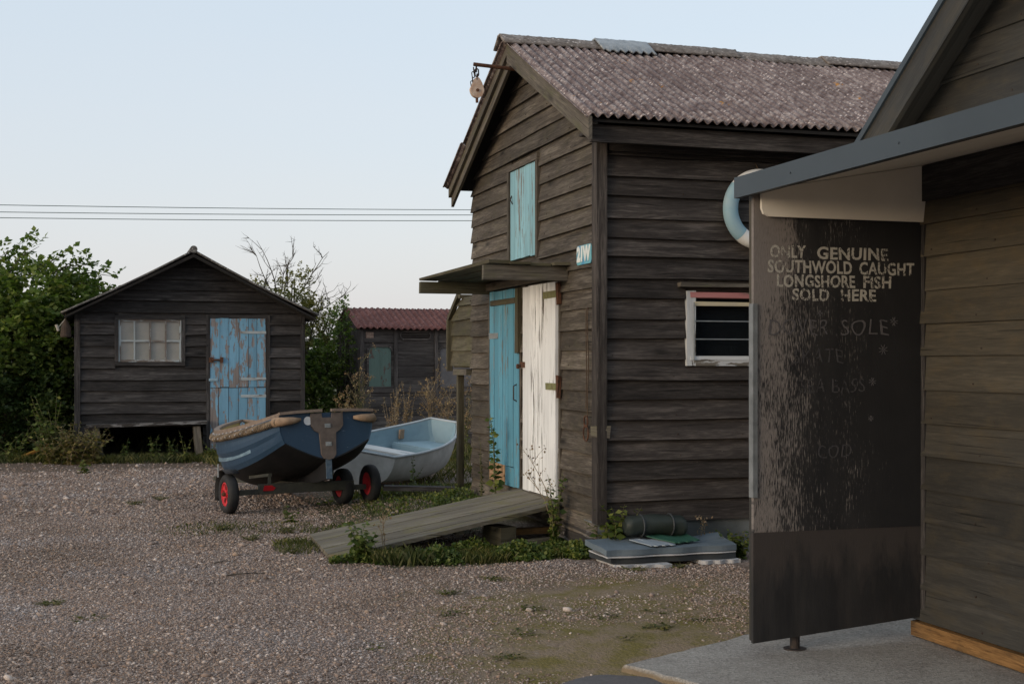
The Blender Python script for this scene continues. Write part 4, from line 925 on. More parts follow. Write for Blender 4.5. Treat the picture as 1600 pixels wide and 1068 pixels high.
# old asphalt patch
t = NT('asphalt'); p = t.pos(); t.color(t.mix(t.noise(p, 30, 5, .7), (.075, .07, .072), (.15, .14, .14))).rough(.85); t.bump(t.noise(p, 60, 5, .7), .6, .008)
mb = MB(); rows = []
for i in range(7):
    f = i/6; rows.append([V(2.33+.36*f*math.cos(a)*(1+.12*math.sin(3*a+1)), 5.90+.30*f*math.sin(a)*(1+.1*math.sin(5*a)), G(2.33+.36*f*math.cos(a), 5.9+.3*f*math.sin(a))+.016*(1-f**3)-.004*(f > .99)+.004) for a in np.linspace(0, 2*math.pi, 49)[:-1]])
mb.grid(rows, closed=True); tag(mb.build('asphalt_patch', t.m, smooth=True), kind='structure', label='old asphalt patch in the gravel')

# ================================================================== boats
def hull_rows(st, M, T, nside=9, off=0., laps=0, rake=0.):
    """sections keel -> chine -> gunwale, port side up to starboard side; st = (x, half beam, sheer, half chine, chine z, keel z)"""
    xs = [s[0] for s in st]; fine = np.linspace(xs[0], xs[-1], 41)
    def interp(k):
        y = np.array([s[k] for s in st]); out = []
        for x in fine:                                  # Catmull-Rom through the stations
            i = min(len(xs)-2, max(0, int(np.searchsorted(xs, x)-1))); h = xs[i+1]-xs[i]; u = (x-xs[i])/h
            m0 = (y[i+1]-y[i-1])/(xs[i+1]-xs[i-1]) if i else (y[1]-y[0])/h
            m1 = (y[i+2]-y[i])/(xs[i+2]-xs[i]) if i+2 < len(xs) else (y[-1]-y[-2])/h
            out.append((2*u**3-3*u**2+1)*y[i]+(u**3-2*u**2+u)*h*m0+(-2*u**3+3*u**2)*y[i+1]+(u**3-u**2)*h*m1)
        return out
    bg, zs, bc, zc, zk = [interp(k) for k in (1, 2, 3, 4, 5)]; rows = []; fr = [min(1, x/.6)*laps for x in fine]
    for i, x in enumerate(fine):
        side = []
        for k in range(nside+1):
            f = k/nside; q = f*2; lp = 0
            if q <= 1: y = bc[i]*q; z = zk[i]+(zc[i]-zk[i])*q**(1.15+.75*fr[i])-.008*math.sin(q*math.pi)
            else:
                q -= 1; lp = .018*laps*(1-(q*3*.999) % 1)*min(1, q*8)*min(1, (fine[-1]-x)*3)*min(1, x*6)
                y = bc[i]+(bg[i]-bc[i])*q+.03*math.sin(q*math.pi)*(bg[i]/.6); z = zc[i]+(zs[i]-zc[i])*q
            y += lp; side.append((max(.004, y-off*(1 if y > .05 else 0)), z+off*.8*(1-f)))
        pts = [V(x-(rake*(z-zk[i]) if i == 0 else 0), y, z) for y, z in reversed(side)]+[V(x-(rake*(z-zk[i]) if i == 0 else 0), -y, z) for y, z in side[1:]]
        rows.append([T+M @ p for p in pts])
    return rows, fine, dict(bg=bg, zs=zs, bc=bc, zc=zc, zk=zk)
def rot(psi, pitch, roll): return (Matrix.Rotation(R(psi), 3, 'Z') @ Matrix.Rotation(R(pitch), 3, 'Y') @ Matrix.Rotation(R(roll), 3, 'X'))
# ---- blue boat on its trailer
BT, BM = V(2.06, 12.86, .545), rot(101.5, 6.5, -1.2)
ST = [(0, .46, .46, .43, .18, 0), (.5, .56, .42, .52, .06, -.10), (1.0, .62, .40, .575, -.01, -.15), (1.6, .61, .41, .54, -.02, -.18), (2.1, .50, .46, .40, .04, -.17), (2.5, .28, .53, .19, .18, -.07), (2.75, .03, .585, .015, .42, .2)]
bb = thing('dinghy', 'dark blue wooden dinghy with a rope fender loaded on a trailer', 'boat', (1.8, 13.9, .2))
rows, fx, hd_ = hull_rows(ST, BM, BT, nside=18, laps=1); nr = len(rows[0])
t = NT('boat_blue'); p = t.obj(); c = t.mix(t.noise(p, 3, 5), (.016, .042, .082), (.027, .060, .108)); c = t.mix(t.step(t.noise(t.map(p, (1, 1, 2)), 16, 6, .75), .62, .70), c, (.13, .17, .21)); t.color(c).rough(t.mix(t.noise(p, 5, 4), (.3,)*3, (.6,)*3)); t.b.inputs['Specular IOR Level'].default_value = .4; M['boat_blue'] = t.m
M['boat_black'] = m_plain('boat_black', (.008, .009, .011), (.015, .015, .017), .6, 6, .1)
mb = MB(); mb.grid(rows); nq = nr-1; half = nr//2; qk = half//2
mb.mi = [1 if (i % nq) >= half-qk and (i % nq) < half+qk else 0 for i in range(len(mb.f))]
b = mb.add(rows[0]); mb.face([b+i for i in range(nr)], [(0, 0)]*nr, 0)
hull = mb.build('hull', [M['boat_blue'], M['boat_black']], bb); s = hull.modifiers.new("thickness", 'SOLIDIFY'); s.thickness = .014; s.offset = -1
rin, _, _ = hull_rows(ST, BM, BT, nside=18, off=.03); rin = [[q+BM @ V(.03 if i == 0 else 0, 0, -.005) for q in r] for i, r in enumerate(rin)]
mb = MB(); mb.grid(rin, flip=True); b = mb.add(rin[0]); mb.face([b+i for i in reversed(range(nr))], [(0, 0)]*nr)
mb.build('inner_lining', m_plain('boat_yellow', (.40, .29, .085), (.30, .25, .12), .6, 5, .1), bb, smooth=True)
def bl(x, y, z): return BT+BM @ V(x, y, z)
def edge_pts(side, dy=0., dz=0., i0=0, i1=41): return [bl(fx[i], side*(hd_['bg'][i]+dy), hd_['zs'][i]+dz) for i in range(i0, i1)]
M['gunwale'] = m_plain('gunwale', (.24, .185, .145), (.15, .115, .095), .7, 16, .2)
for sd in (1, -1):
    mb = MB(); rr = []
    for i in range(41):
        q = hd_['bg'][i]; z = hd_['zs'][i]; rr.append([bl(fx[i], sd*max(.0, q+a), z+c2) for a, c2 in ((.022, -.035), (.022, .012), (-.04, .014), (-.04, -.012), (0, -.035))])
    mb.grid(rr, closed=True, flip=(sd < 0)); mb.build('gunwale', M['gunwale'], bb)
mb = MB(); k = 30; P = [bl(-.022-.0*abs(y), y, .462+.018*(1-(y/.5)**2)) for y in np.linspace(-.485, .485, k)]
for a, b2 in ((0, 13), (16, 29)):
    mb = MB()
    for i in range(a, b2): mb.beam(P[i], P[i+1]+(P[i+1]-P[i])*.02, .045, .028, BM @ V(0, 0, 1))
    mb.build('transom_rail', M['gunwale'], bb)
def fender(side):
    pts = edge_pts(side, .038, -.075, 0, 39)
    if side > 0: pts = pts + [bl(2.80, 0, .50)]
    return pts
for sd in (1, -1):
    base = fender(sd); mb = MB(); P = [base[0]]
    for a, c2 in zip(base, base[1:]):
        for f in (.2, .4, .6, .8, 1): P.append(a.lerp(c2, f))
    rad = [.036+.0045*math.sin(i*2.4) for i in range(len(P))]; mb.tube(P, rad, 10); mb.build('rope_fender', M['rope'], bb)
    mb = MB(); zz = [bl(fx[i], sd*(hd_['bg'][i]+(.03 if i % 2 else .075)), hd_['zs'][i]-(.03 if i % 2 else .085)) for i in range(6, 30)]
    mb.tube(zz, .006, 5); mb.build('lashing', M['mat_white'], bb)
    mb = MB(); mb.tube([bl(.06, sd*.51, .385), bl(-.035, sd*.475, .385), bl(-.04, sd*.36, .392), bl(-.032, sd*.275, .40)], [.045, .045, .036, .016], 12); mb.build('fender_end', M['leather'], bb, smooth=True)
poly = [(-.165, .455), (-.165, .33), (-.13, .285), (-.085, .26), (-.075, .02+.03), (-.05, -.02+.03), (0, -.035+.03), (.05, -.02+.03), (.075, .02+.03), (.085, .26), (.13, .285), (.165, .33), (.165, .455), (.055, .455), (.05, .41), (-.05, .41), (-.055, .455)]
mb = MB(); mb.prism([bl(-.001, y, z) for y, z in poly], BM @ V(-1, 0, 0), .026, BM @ V(0, 0, 1)); pad = mb.build('sculling_pad', m_plain('pad_wood', (.15, .12, .105), (.10, .08, .07), .75, 14, .3), bb)
for z in (.33, .15):
    mb = MB(); mb.prism([bl(-.028, y, z+zz) for y, zz in ((-.03, -.02), (.03, -.02), (.03, .02), (-.03, .02))], BM @ V(-1, 0, 0), .006)
    for y in (-.015, .015): mb.lathe([(0, 0), (.008, 0), (.006, .006), (0, .006)], bl(-.034, y, z), BM @ V(-1, 0, 0), 8)
    mb.build('fitting', M['galv'], pad)
mb = MB(); mb.lathe([(.042, 0), (.042, .004), (0, .004)], bl(-.001, .19, .385), BM @ V(-1, 0, 0), 24); mb.build('white_disc', m_plain('disc_white', (.68, .70, .72), (.62, .65, .68), .4, 4, 0), bb)
mb = MB(); mb.prism([bl(.012, -.02, .0), bl(.012, -.02, -.19), bl(.3, -.02, -.215), bl(.9, -.02, -.205), bl(.9, -.02, -.135), bl(.45, -.02, -.085)], BM @ V(0, 1, 0), .04); sk_ = mb.build('skeg', M['boat_black'], bb)
mb = MB(); mb.prism([bl(-.001, -.03, .03), bl(-.001, .03, .03), bl(.011, .03, -.19), bl(.011, -.03, -.19)], BM @ V(-1, 0, 0), .012); mb.build('keel_strip', m_plain('keel_blue', (.05, .09, .14), (.12, .16, .20), .4, 30, .1), sk_)
mb = MB()
for x in (.55, 1.5): w_ = .5; MB().prism([bl(x, -w_, .26), bl(x+.22, -w_, .26), bl(x+.22, w_, .26), bl(x, w_, .26)], BM @ V(0, 0, 1), .02, BM @ V(0, 1, 0)).build('thwart', M['grey_wood'], bb)
mb = MB()
for i in range(9, 36):                                    # pale blue strip low on the side
    y0 = .5*(hd_['bc'][i]+hd_['bg'][i])+.034; z0 = hd_['zc'][i]+(hd_['zs'][i]-hd_['zc'][i])*.30
    y1 = .5*(hd_['bc'][i+1]+hd_['bg'][i+1])+.034; z1 = hd_['zc'][i+1]+(hd_['zs'][i+1]-hd_['zc'][i+1])*.30
    mb.beam(bl(fx[i], y0-.012, z0), bl(fx[i+1], y1-.012, z1), .02, .05, BM @ V(0, 0, 1))
mb.build('side_strip', m_plain('strip_blue', (.20, .30, .37), (.07, .12, .18), .35, 5, .05), bb)
# trailer
tr = thing('boat_trailer', 'low olive steel trailer with red rimmed wheels under the dark blue dinghy', 'trailer', (1.86, 13.36, 0))
AX = Vector((1.47, .33, 0)).normalized(); HD = Vector((-AX.y, AX.x, 0)); AC = V(1.865, 13.365, 0)
def tp(a, h, z): return AC+AX*a+HD*h+V(0, 0, z)
def wheel(c, r, wd, out, detailed=True):
    c = Vector(c); ax = AX*out; mb = MB()
    prof = [(r*.60, -wd*.42), (r*.66, -wd*.5), (r*.88, -wd*.5), (r*.97, -wd*.36), (r, -wd*.14), (r, wd*.14), (r*.97, wd*.36), (r*.88, wd*.5), (r*.66, wd*.5), (r*.60, wd*.42), (r*.58, 0), (r*.60, -wd*.42)]
    mb.lathe(prof, c, ax, 36); wl_ = mb.build('wheel', M['rubber'], tr, smooth=True); mb = MB()
    mb.lathe([(r*.61, -wd*.34), (r*.61, wd*.40), (r*.55, wd*.42), (r*.53, wd*.30), (r*.16, wd*.18), (r*.15, wd*.34), (0, wd*.34)], c, ax, 36)
    mb.lathe([(r*.61, -wd*.34), (r*.52, -wd*.3), (r*.15, -wd*.1), (0, -wd*.1)][::-1], c, ax, 36)
    e = ax.orthogonal().normalized(); f = ax.cross(e)
    for k in range(5):
        a = 2*math.pi*k/5; u = e*math.cos(a)+f*math.sin(a); v = e*-math.sin(a)+f*math.cos(a)
        mb.prism([c+ax*(wd*.27)+u*(r*x)+v*(r*y) for x, y in ((.22, -.05), (.48, -.12), (.50, 0), (.48, .12), (.22, .05))], ax, .004, mi=1)
    if 'rim_dark' not in M: M['rim_dark'] = m_plain('rim_dark', (.20, .012, .015), (.12, .01, .012), .6, 5, 0)
    mb.build('rim', [M['red_rim'], M['rim_dark']], wl_)
    mb = MB(); mb.lathe([(0, 0), (.02, 0), (.02, .03), (.012, .04), (0, .04)][::-1], c+ax*(wd*.3), ax, 12); mb.build('hub_nut', M['rust'], wl_)
for a, h, o2, r, wd in ((-.755, 0, -1, .197, .10), (.755, 0, 1, .197, .10), (.50, .12, 1, .185, .12)):
    z = G(*(tp(a, h, 0).xy)); wheel(tp(a, h, z+r*.985), r, wd, o2)
mb = MB(); mb.beam(tp(-.70, 0, .205), tp(.70, 0, .205), .05, .05, (0, 0, 1)); mb.beam(tp(-.46, -.03, .235), tp(.55, -.03, .235), .055, .095, (0, 0, 1)); mb.build('cross_beam', M['trailer_steel'], tr)
mb = MB(); mb.beam(tp(0, -.05, .26), tp(0, 2.9, .10), .06, .05, (0, 0, 1)); mb.beam(tp(0, 2.7, .11), tp(0, 2.72, .0), .05, .05, (1, 0, 0)); mb.build('drawbar', M['trailer_steel'], tr)
for a in (-.33, .33): mb = MB(); mb.beam(tp(a, .02, .28), tp(a, .02, .36), .03, .03, (1, 0, 0)); mb.beam(tp(a, .0, .37), tp(a, .6, .30), .04, .03, (0, 0, 1)); mb.build('bunk', M['trailer_steel'], tr)
mb = MB(); c0 = tp(-.37, -.0585, .245); mb.prism([c0+AX*x+V(0, 0, z) for x, z in ((-.055, -.028), (.05, -.028), (.075, 0), (.035, .026), (-.04, .026))], HD*-1, .008); mb.build('reflector', m_plain('reflector_red', (.45, .012, .02), (.3, .01, .015), .3, 5, 0), tr)
mb = MB(); rr = []
for a in np.linspace(R(-20), R(120), 12):
    u = HD*math.cos(a)+V(0, 0, math.sin(a)); rr.append([tp(-.755, 0, .2)+u*.235+AX*x for x in (-.07, .07)])
mb.grid(rr); o = mb.build('mudguard', M['rubber'], tr, smooth=True); s = o.modifiers.new("thickness", 'SOLIDIFY'); s.thickness = .006
mb = MB(); mb.tube([tp(-.83, .1, .36), tp(-.83, .1, .49)], .009, 6); mb.build('bracket_pin', M['galv'], tr)
# ---- pale dinghy on the ground
a = R(46.5); WT, WM = V(3.17-.53*math.sin(a), 15.03+.53*math.cos(a), .055), rot(46.5, -3, 7)
SW = [(0, .52, .40, .40, .1, .0), (.5, .57, .40, .46, .06, -.02), (1, .57, .42, .47, .05, -.03), (1.5, .47, .46, .37, .08, -.01), (1.85, .31, .52, .23, .18, .08), (2.03, .20, .57, .14, .3, .2)]
wb = thing('dinghy', 'pale grey dinghy with light blue inside lying empty on the grass behind the trailer', 'boat', (3.6, 15.9, .02))
rows, fx2, h2 = hull_rows(SW, WM, WT); nr = len(rows[0])
mb = MB(); mb.grid(rows)
for r, fl in ((rows[0], False), (rows[-1], True)): b = mb.add(r); ix = [b+i for i in range(nr)]; mb.face(ix[::-1] if fl else ix, [(0, 0)]*nr)
M['dinghy_grey'] = m_plain('dinghy_grey', (.46, .47, .46), (.33, .335, .325), .5, 5, .05)
wh = mb.build('hull', M['dinghy_grey'], wb, smooth=False)
for p_ in wh.data.polygons: p_.use_smooth = len(p_.vertices) == 4
rin, _, _ = hull_rows(SW, WM, WT, off=.025); rin = [[q+WM @ V(.025 if i == 0 else (-.02 if i == 40 else 0), 0, -.001) for q in r] for i, r in enumerate(rin)]
mb = MB(); mb.grid(rin, flip=True)
for r, fl in ((rin[0], True), (rin[-1], False)): b = mb.add(r); ix = [b+i for i in range(nr)]; mb.face(ix[::-1] if fl else ix, [(0, 0)]*nr)
M['dinghy_blue'] = m_plain('dinghy_blue', (.245, .36, .42), (.20, .30, .36), .5, 4, .05)
wi = mb.build('inside', M['dinghy_blue'], wb)
def wl2(x, y, z): return WT+WM @ V(x, y, z)
mb = MB(); loop = [(fx2[i], h2['bg'][i], h2['zs'][i]) for i in range(41)]+[(fx2[i], -h2['bg'][i], h2['zs'][i]) for i in reversed(range(41))]
mb.tube([wl2(x, y, z+.004) for x, y, z in loop], .017, 8, closed=True); mb.build('gunwale', m_plain('gunwale_pale', (.42, .46, .48), (.33, .38, .41), .5, 6, .05), wb, smooth=True)
def thw(x0, x1, z, d, w0, w1, mat, nm):
    mb = MB(); mb.prism([wl2(x0, -w0, z), wl2(x1, -w1, z), wl2(x1, w1, z), wl2(x0, w0, z)], WM @ V(0, 0, 1), d, WM @ V(0, 1, 0)); return mb.build(nm, mat, wb)
thw(.72, .97, .275, .025, .515, .515, m_peel('thwart_white', (.55, .57, .57), (.50, .52, .52), (.25, .3, .32), .25), 'thwart')
thw(1.42, 1.92, .27, .02, .40, .17, M['dinghy_blue'], 'bow_seat'); mb = MB(); mb.prism([wl2(1.42, -.30, .05), wl2(1.42, .30, .05), wl2(1.42, .40, .27), wl2(1.42, -.40, .27)], WM @ V(-1, 0, 0), .015); mb.build('bow_locker', M['dinghy_blue'], wb)
thw(.04, .30, .25, .02, .44, .48, M['dinghy_blue'], 'stern_seat')
mb = MB(); mb.prism([wl2(1.60+x, .385-.12*x, .38+z) for x, z in ((-.04, -.06), (.05, -.06), (.05, .06), (-.04, .06))], WM @ V(0, -1, 0), .02); mb.build('rowlock_pad', M['leather'], wb)

# ================================================================== ramp, timber, mats
rp = thing('ramp', 'long weathered plank ramp sloping up from the gravel to the white door', 'ramp', (1.6, 10.4, 0))
mb = MB(); L1, L2, R1, R2 = V(1.58, 9.72, .015), V(1.60, 11.0, .03), V(3.50, 10.12, .315), V(3.50, 11.24, .335)
for f0, f1 in ((0, .14), (.147, .355), (.365, .67), (.675, 1)):
    P = [L1.lerp(L2, f0+.004), R1.lerp(R2, f0+.004), R1.lerp(R2, f1-.004), L1.lerp(L2, f1-.004)]
    if f0 == 0: P[0] += V(.12, .02, .018)
    mb.prism(P, (0, 0, 1), .032, (1, .1, .15))
mb.build('planks', M['ramp_wood'], rp)
mb = MB()
for f in (.15, .55, .95): a, b = L1.lerp(R1, f), L2.lerp(R2, f); MB().beam(a-V(0, -.06, .02), b-V(0, .06, .02), .07, .035).build('batten', M['grey_wood'], rp)
tb = tag(MB().box((3.03, 10.22, .075), (.16, .30, .19), Matrix.Rotation(R(12), 3, 'Z'), 1, .012).build('timber_block', M['moss_wood'], origin=(3.03, 10.22, 0)), 'short sawn timber block propped under the plank ramp', 'timber')
tb = tag(MB().beam((2.98, 10.03, .035), (3.50, 10.10, .055), .12, .05, jit=.006).build('plank', M['grey_wood'], origin=(3.2, 10.06, 0)), 'grey offcut plank lying in the weeds below the ramp end', 'plank')
tb = tag(MB().beam((3.16, 10.34, .10), (3.50, 10.40, .10), .09, .05, jit=.005).build('plank', M['orange_wood'], origin=(3.3, 10.37, 0)), 'rusty brown plank in the dark gap under the ramp', 'plank')
tb = tag(MB().beam((2.72, 13.40, .20), (3.45, 13.30, .17), .10, .05, jit=.006).build('plank', M['black_wood'], origin=(3.1, 13.35, .1)), 'dark old plank on the grass at the foot of the lean-to post', 'plank')
tb = tag(MB().beam((-1.36, 20.15, .07), (-.78, 20.35, .30), .09, .03, jit=.004).build('painted_batten', m_peel('red_yellow', (.30, .07, .03), (.34, .27, .04), (.14, .07, .04), .2, sc=(6, 3)), origin=(-1.1, 20.2, .06)), 'red and yellow painted batten lying in the nettles by the dark hedge', 'batten')
def slab(poly, z, th, wave, mat, name, label, cat, n=26, ph=0., tilt=0.):
    """soft sheet: bilinear patch between four corners with waves"""
    A, B_, C_, D = [V(*p, 0) for p in poly]; top = []; bt = []
    for i in range(n+1):
        r = []; r2 = []
        for j in range(n//2+1):
            u, v = i/n, j/(n//2); p = A.lerp(B_, u).lerp(D.lerp(C_, u), v)
            e = .012*math.sin(u*19+ph)*(1-2*v); p += V(e*.4, e, 0)
            zz = z+wave*(math.sin(u*6.5+ph)*.6*v+.5*math.sin(u*11+v*3+ph*2)*v+.25*math.sin(v*7+ph))+tilt*v
            r.append(p+V(0, 0, zz+th)); r2.append(p+V(0, 0, zz))
        top.append(r); bt.append(r2)
    mb = MB(); mb.grid(top, flip=True); mb.grid(bt)
    for a_, b_, c_, d_ in [(top[i][0], top[i+1][0], bt[i+1][0], bt[i][0]) for i in range(n)]+[(top[i+1][-1], top[i][-1], bt[i][-1], bt[i+1][-1]) for i in range(n)]+[(top[0][j+1], top[0][j], bt[0][j], bt[0][j+1]) for j in range(n//2)]+[(top[n][j], top[n][j+1], bt[n][j+1], bt[n][j]) for j in range(n//2)]:
        q = mb.add([a_, b_, c_, d_]); mb.face([q+3, q+2, q+1, q], [(0, 0)]*4)
    return tag(mb.build(name, mat, origin=(*poly[0], 0)), label, cat, 'foam mats piled against the plinth')
slab([(3.50, 8.88), (3.92, 8.80), (3.92, 9.2), (3.50, 9.25)], .0, .028, .003, M['mat_white'], 'foam_mat', 'torn white foam sheet at the bottom left of the mat pile', 'mat', ph=1)
slab([(4.18, 8.86), (4.50, 8.86), (4.50, 9.2), (4.18, 9.2)], .004, .028, .003, M['mat_white'], 'foam_mat', 'short white foam sheet at the bottom right of the mat pile', 'mat', ph=2)
slab([(3.48, 8.90), (4.48, 8.90), (4.50, 9.30), (3.46, 9.30)], .034, .038, .004, M['mat_dark'], 'foam_mat', 'dark grey mat in the middle of the pile by the plinth', 'mat', ph=.5)
slab([(3.44, 8.87), (4.48, 8.90), (4.50, 9.28), (3.45, 9.28)], .078, .009, .005, M['mat_white'], 'foam_mat', 'thin white liner sheet just under the top mat', 'mat', ph=.8)
slab([(3.44, 8.885), (4.49, 8.91), (4.52, 9.28), (3.42, 9.28)], .092, .042, .018, M['mat_grey'], 'foam_mat', 'blue grey top mat with a buckled back edge', 'mat', ph=.2, tilt=.03)
slab([(3.80, 8.905), (4.00, 8.92), (3.93, 9.12), (3.72, 9.14)], .148, .006, .004, m_plain('mat_pale', (.30, .34, .38), (.26, .30, .34), .6, 5, .1), 'foam_mat', 'pale grey offcut lying on the blue grey mat', 'mat', 16, .3, .02)
slab([(4.00, 8.93), (4.24, 9.02), (4.20, 9.22), (3.86, 9.16)], .158, .007, .006, M['mat_green'], 'foam_mat', 'dark green mat offcut lying on top of the pile', 'mat', 16, .6, .03)
bg_ = thing('rolled_bag', 'dark green rolled bag lying on the pile of mats', 'bag', (3.95, 9.18, .18))
mb = MB(); rr = []
for i in range(21):
    u = i/20; x = 3.70+.50*u; k = min(1, .62+.9*math.sin(min(u, 1-u)*math.pi)**.5)
    rr.append([V(x, 9.19+.085*k*math.cos(a)*(1+.06*math.sin(3*a+u*9)), .262+.075*k*math.sin(a)*(1+.05*math.sin(5*a+u*14))+.012*math.sin(u*4)) for a in np.linspace(0, 2*math.pi, 21)[:-1]])
mb.grid(rr, closed=True, flip=True)
for r, f in ((rr[0], 1), (rr[-1], 0)): b = mb.add(r); ix = [b+i for i in range(20)]; mb.face(ix if f else ix[::-1], [(0, 0)]*20)
mb.build('roll', M['bag'], bg_, smooth=True)
mb = MB()
for u in (3.83, 4.07): mb.tube([V(u, 9.19+.09*math.cos(a), .268+.08*math.sin(a)) for a in np.linspace(0, 2*math.pi, 21)[:-1]], .007, 5, closed=True)
mb.build('strap', M['mat_dark'], bg_)

# ================================================================== power lines
for k, (za, zb, lb) in enumerate(((6.515, 6.883, 'topmost of the three thin power cables crossing the sky behind the sheds'), (6.29, 6.70, 'middle of the three thin power cables crossing the sky'), (6.106, 6.497, 'lowest of the three thin power cables crossing the sky'))):
    sl_ = (zb-za)/15.7; P = []
    for i in range(61): x = -75+i*2.5; P.append((x, 45, za+(x+3.3)*sl_+.00045*((x-4)**2)-.024))
    mb = MB(); mb.tube(P, .013, 5); tag(mb.build('power_line', M['wire'], origin=(-3, 45, 0)), lb, 'cable', 'power lines')
for x in (-75, 75): 
    pz = G(x, 45); q = thing('power_pole', 'wooden power pole at the %s end of the cables' % ('left' if x < 0 else 'right'), 'pole', (x, 45, pz))
    mb = MB(); mb.tube([(x, 45, -.3), (x, 45, 14 if x > 0 else 8)], [.14, .10], 10); mb.build('shaft', M['bark'], q)

# ================================================================== vegetation
def leaf_arrays(P, D, S, wr=.42, fold=.12, up=None):
    P, D, S = np.asarray(P, float), np.asarray(D, float), np.asarray(S, float)[:, None]
    D = D/np.maximum(1e-6, np.linalg.norm(D, axis=1, keepdims=True)); r = rng.normal(size=P.shape)
    if up is not None: r = r*.5+np.array([[0, 0, up]])
    side = np.cross(D, r); side /= np.maximum(1e-6, np.linalg.norm(side, axis=1, keepdims=True)); nn = np.cross(side, D)
    mid = P+D*S*.48+nn*S*fold
    v = np.stack([P, mid+side*S*wr, P+D*S, mid-side*S*wr], 1).reshape(-1, 3)
    return v, np.arange(len(v)).reshape(-1, 4)
def rdir(n, z=0.): d = rng.normal(size=(n, 3)); d[:, 2] += z; return d/np.linalg.norm(d, axis=1, keepdims=True)
def sprays(C, D, L, leaf, npair=4, jit=.25):
    """compound leaves: leaflets in pairs along a short drooping stalk"""
    n = len(C); D = D/np.linalg.norm(D, axis=1, keepdims=True); L = np.broadcast_to(L, (n,)); side = np.cross(D, np.array([0, 0, 1.])+rng.normal(0, .3, (n, 3))); side /= np.linalg.norm(side, axis=1, keepdims=True)
    Ps, Ds, Ss = [], [], []
    for k in range(npair):
        f = (k+.6)/npair; p = C+D*(L*f)[:, None]+np.array([0, 0, -1.])*(L*.25*f*f)[:, None]
        for s in (1, -1): Ps.append(p); Ds.append(D*.55+side*s+rng.normal(0, jit, (n, 3))); Ss.append(leaf*rng.uniform(.7, 1.2, n))
    Ps.append(C+D*L[:, None]*.95-np.array([0, 0, 1.])*(L*.25)[:, None]); Ds.append(D+rng.normal(0, jit, (n, 3))); Ss.append(leaf*rng.uniform(.8, 1.3, n))
    return np.concatenate(Ps), np.concatenate(Ds), np.concatenate(Ss)
def lump_pts(lumps, n, shell=.55):
    vol = np.array([l[3]*l[4]*l[5] for l in lumps])**.75; idx = rng.choice(len(lumps), n, p=vol/vol.sum()); L = np.array(lumps)[idx]
    d = rdir(n); r = shell+(1-shell)*rng.uniform(0, 1, n)**.6
    bumps = 1+.16*np.sin(d[:, 0]*5+idx)+.14*np.sin(d[:, 2]*6+idx*2)*np.sin(d[:, 1]*5)
    p = L[:, :3]+d*L[:, 3:6]*(r*bumps)[:, None]; ok = p[:, 2] > .1
    return p[ok], d[ok]
def limbs(mb, base, targets, r0, wob=.15):
    base = Vector(base)
    for tg in targets:
        tg = Vector(tg); n = 7; P = []; ph = random.uniform(0, 6)
        for i in range(n+1):
            f = i/n; p = base.lerp(tg, f); p += V(math.sin(f*5+ph), math.cos(f*4+ph), 0)*wob*f*(1-f)*2; P.append(p)
        mb.tube(P, [r0*(1-f/n*.8) for f in range(n+1)], 7)
def bush(name, label, cat, base, lumps, n, leaf, mat, group=None, npair=3, L=.22, tips=(), shell=.5, bias=.25, limb_r=.05):
    t = thing(name, label, cat, base, group); mb = MB(); limbs(mb, (base[0], base[1], base[2]-.1), [l[:3] for l in lumps]+[tuple(np.array(l[:3])+np.array([random.uniform(-.5, .5)*l[3], random.uniform(-.5, .5)*l[4], .6*l[5]])) for l in lumps for _ in range(2)], limb_r)
    for a, b in tips: mb.tube([a, Vector(a).lerp(Vector(b), .5)+V(random.uniform(-.05, .05), 0, .05), b], [.014, .009, .003], 5)
    mb.build('trunk', M['bark'], t)
    C_, D_ = lump_pts(lumps, n, shell); D_ = D_+np.array([0, 0, bias])+rng.normal(0, .35, D_.shape)
    if tips:
        tc, td = [], []
        for a, b in tips:
            a, b = np.array(a), np.array(b); m = 9
            for k in range(m): f = (k+1)/m; tc.append(a+(b-a)*f+np.array([0, 0, .05*math.sin(f*3)])); td.append((b-a)*.5+rng.normal(0, .35, 3)*np.linalg.norm(b-a))
        C_ = np.concatenate([C_, tc]); D_ = np.concatenate([D_, td])
    P, D, S = sprays(C_, D_, L*rng.uniform(.7, 1.2, len(C_)), leaf, npair)
    v, f = leaf_arrays(P, D, S, .36, .10, .8); npmesh('crown', v, f, M[mat], t); return t
tips = [((-.75, 22.2, 3.0), (.10, 22.2, 2.98)), ((-.9, 22.2, 2.9), (-.15, 22.1, 2.80)), ((-.9, 22, 3.0), (-.25, 22, 3.15)), ((-1.2, 22, 3.0), (-.62, 21.9, 3.30)), ((-1.5, 22, 3.0), (-1.05, 22, 3.42)), ((-1.7, 22.3, 3.1), (-1.3, 22, 3.47)), ((-1.9, 22, 3.0), (-1.55, 22, 3.30)), ((-.5, 22.6, 2.7), (.25, 22.5, 2.72)), ((-.4, 22.3, 2.6), (.25, 22.2, 2.60)), ((-.8, 22, 3.0), (-.45, 22, 3.22))]
bush('elder_tree', 'bushy green elder tree growing over the left side of the small shed', 'tree', (-1.7, 22.6, .05), [(-1.35, 22.3, 2.28, .95, .9, .74), (-.5, 22.5, 2.18, .62, .8, .58), (-2.6, 22.4, 2.1, 1.2, 1.0, .85), (-1.5, 21.9, 1.7, .95, .8, .8), (-.75, 21.9, 1.45, .42, .6, .62)], 4300, .095, 'leaf_tree', npair=3, L=.28, tips=[((a[0], a[1], a[2]-.12), (b[0], b[1], b[2]-.10)) for a, b in tips])
bush('hedge', 'dark shaded hedge growing below the elder tree at the left edge', 'hedge', (-1.5, 21.6, .05), [(-1.15, 21.5, .75, .65, .6, .75), (-2.2, 21.2, .8, .9, .7, .8), (-.85, 21.3, .45, .4, .5, .5)], 1900, .075, 'leaf_dark', npair=3, L=.2)
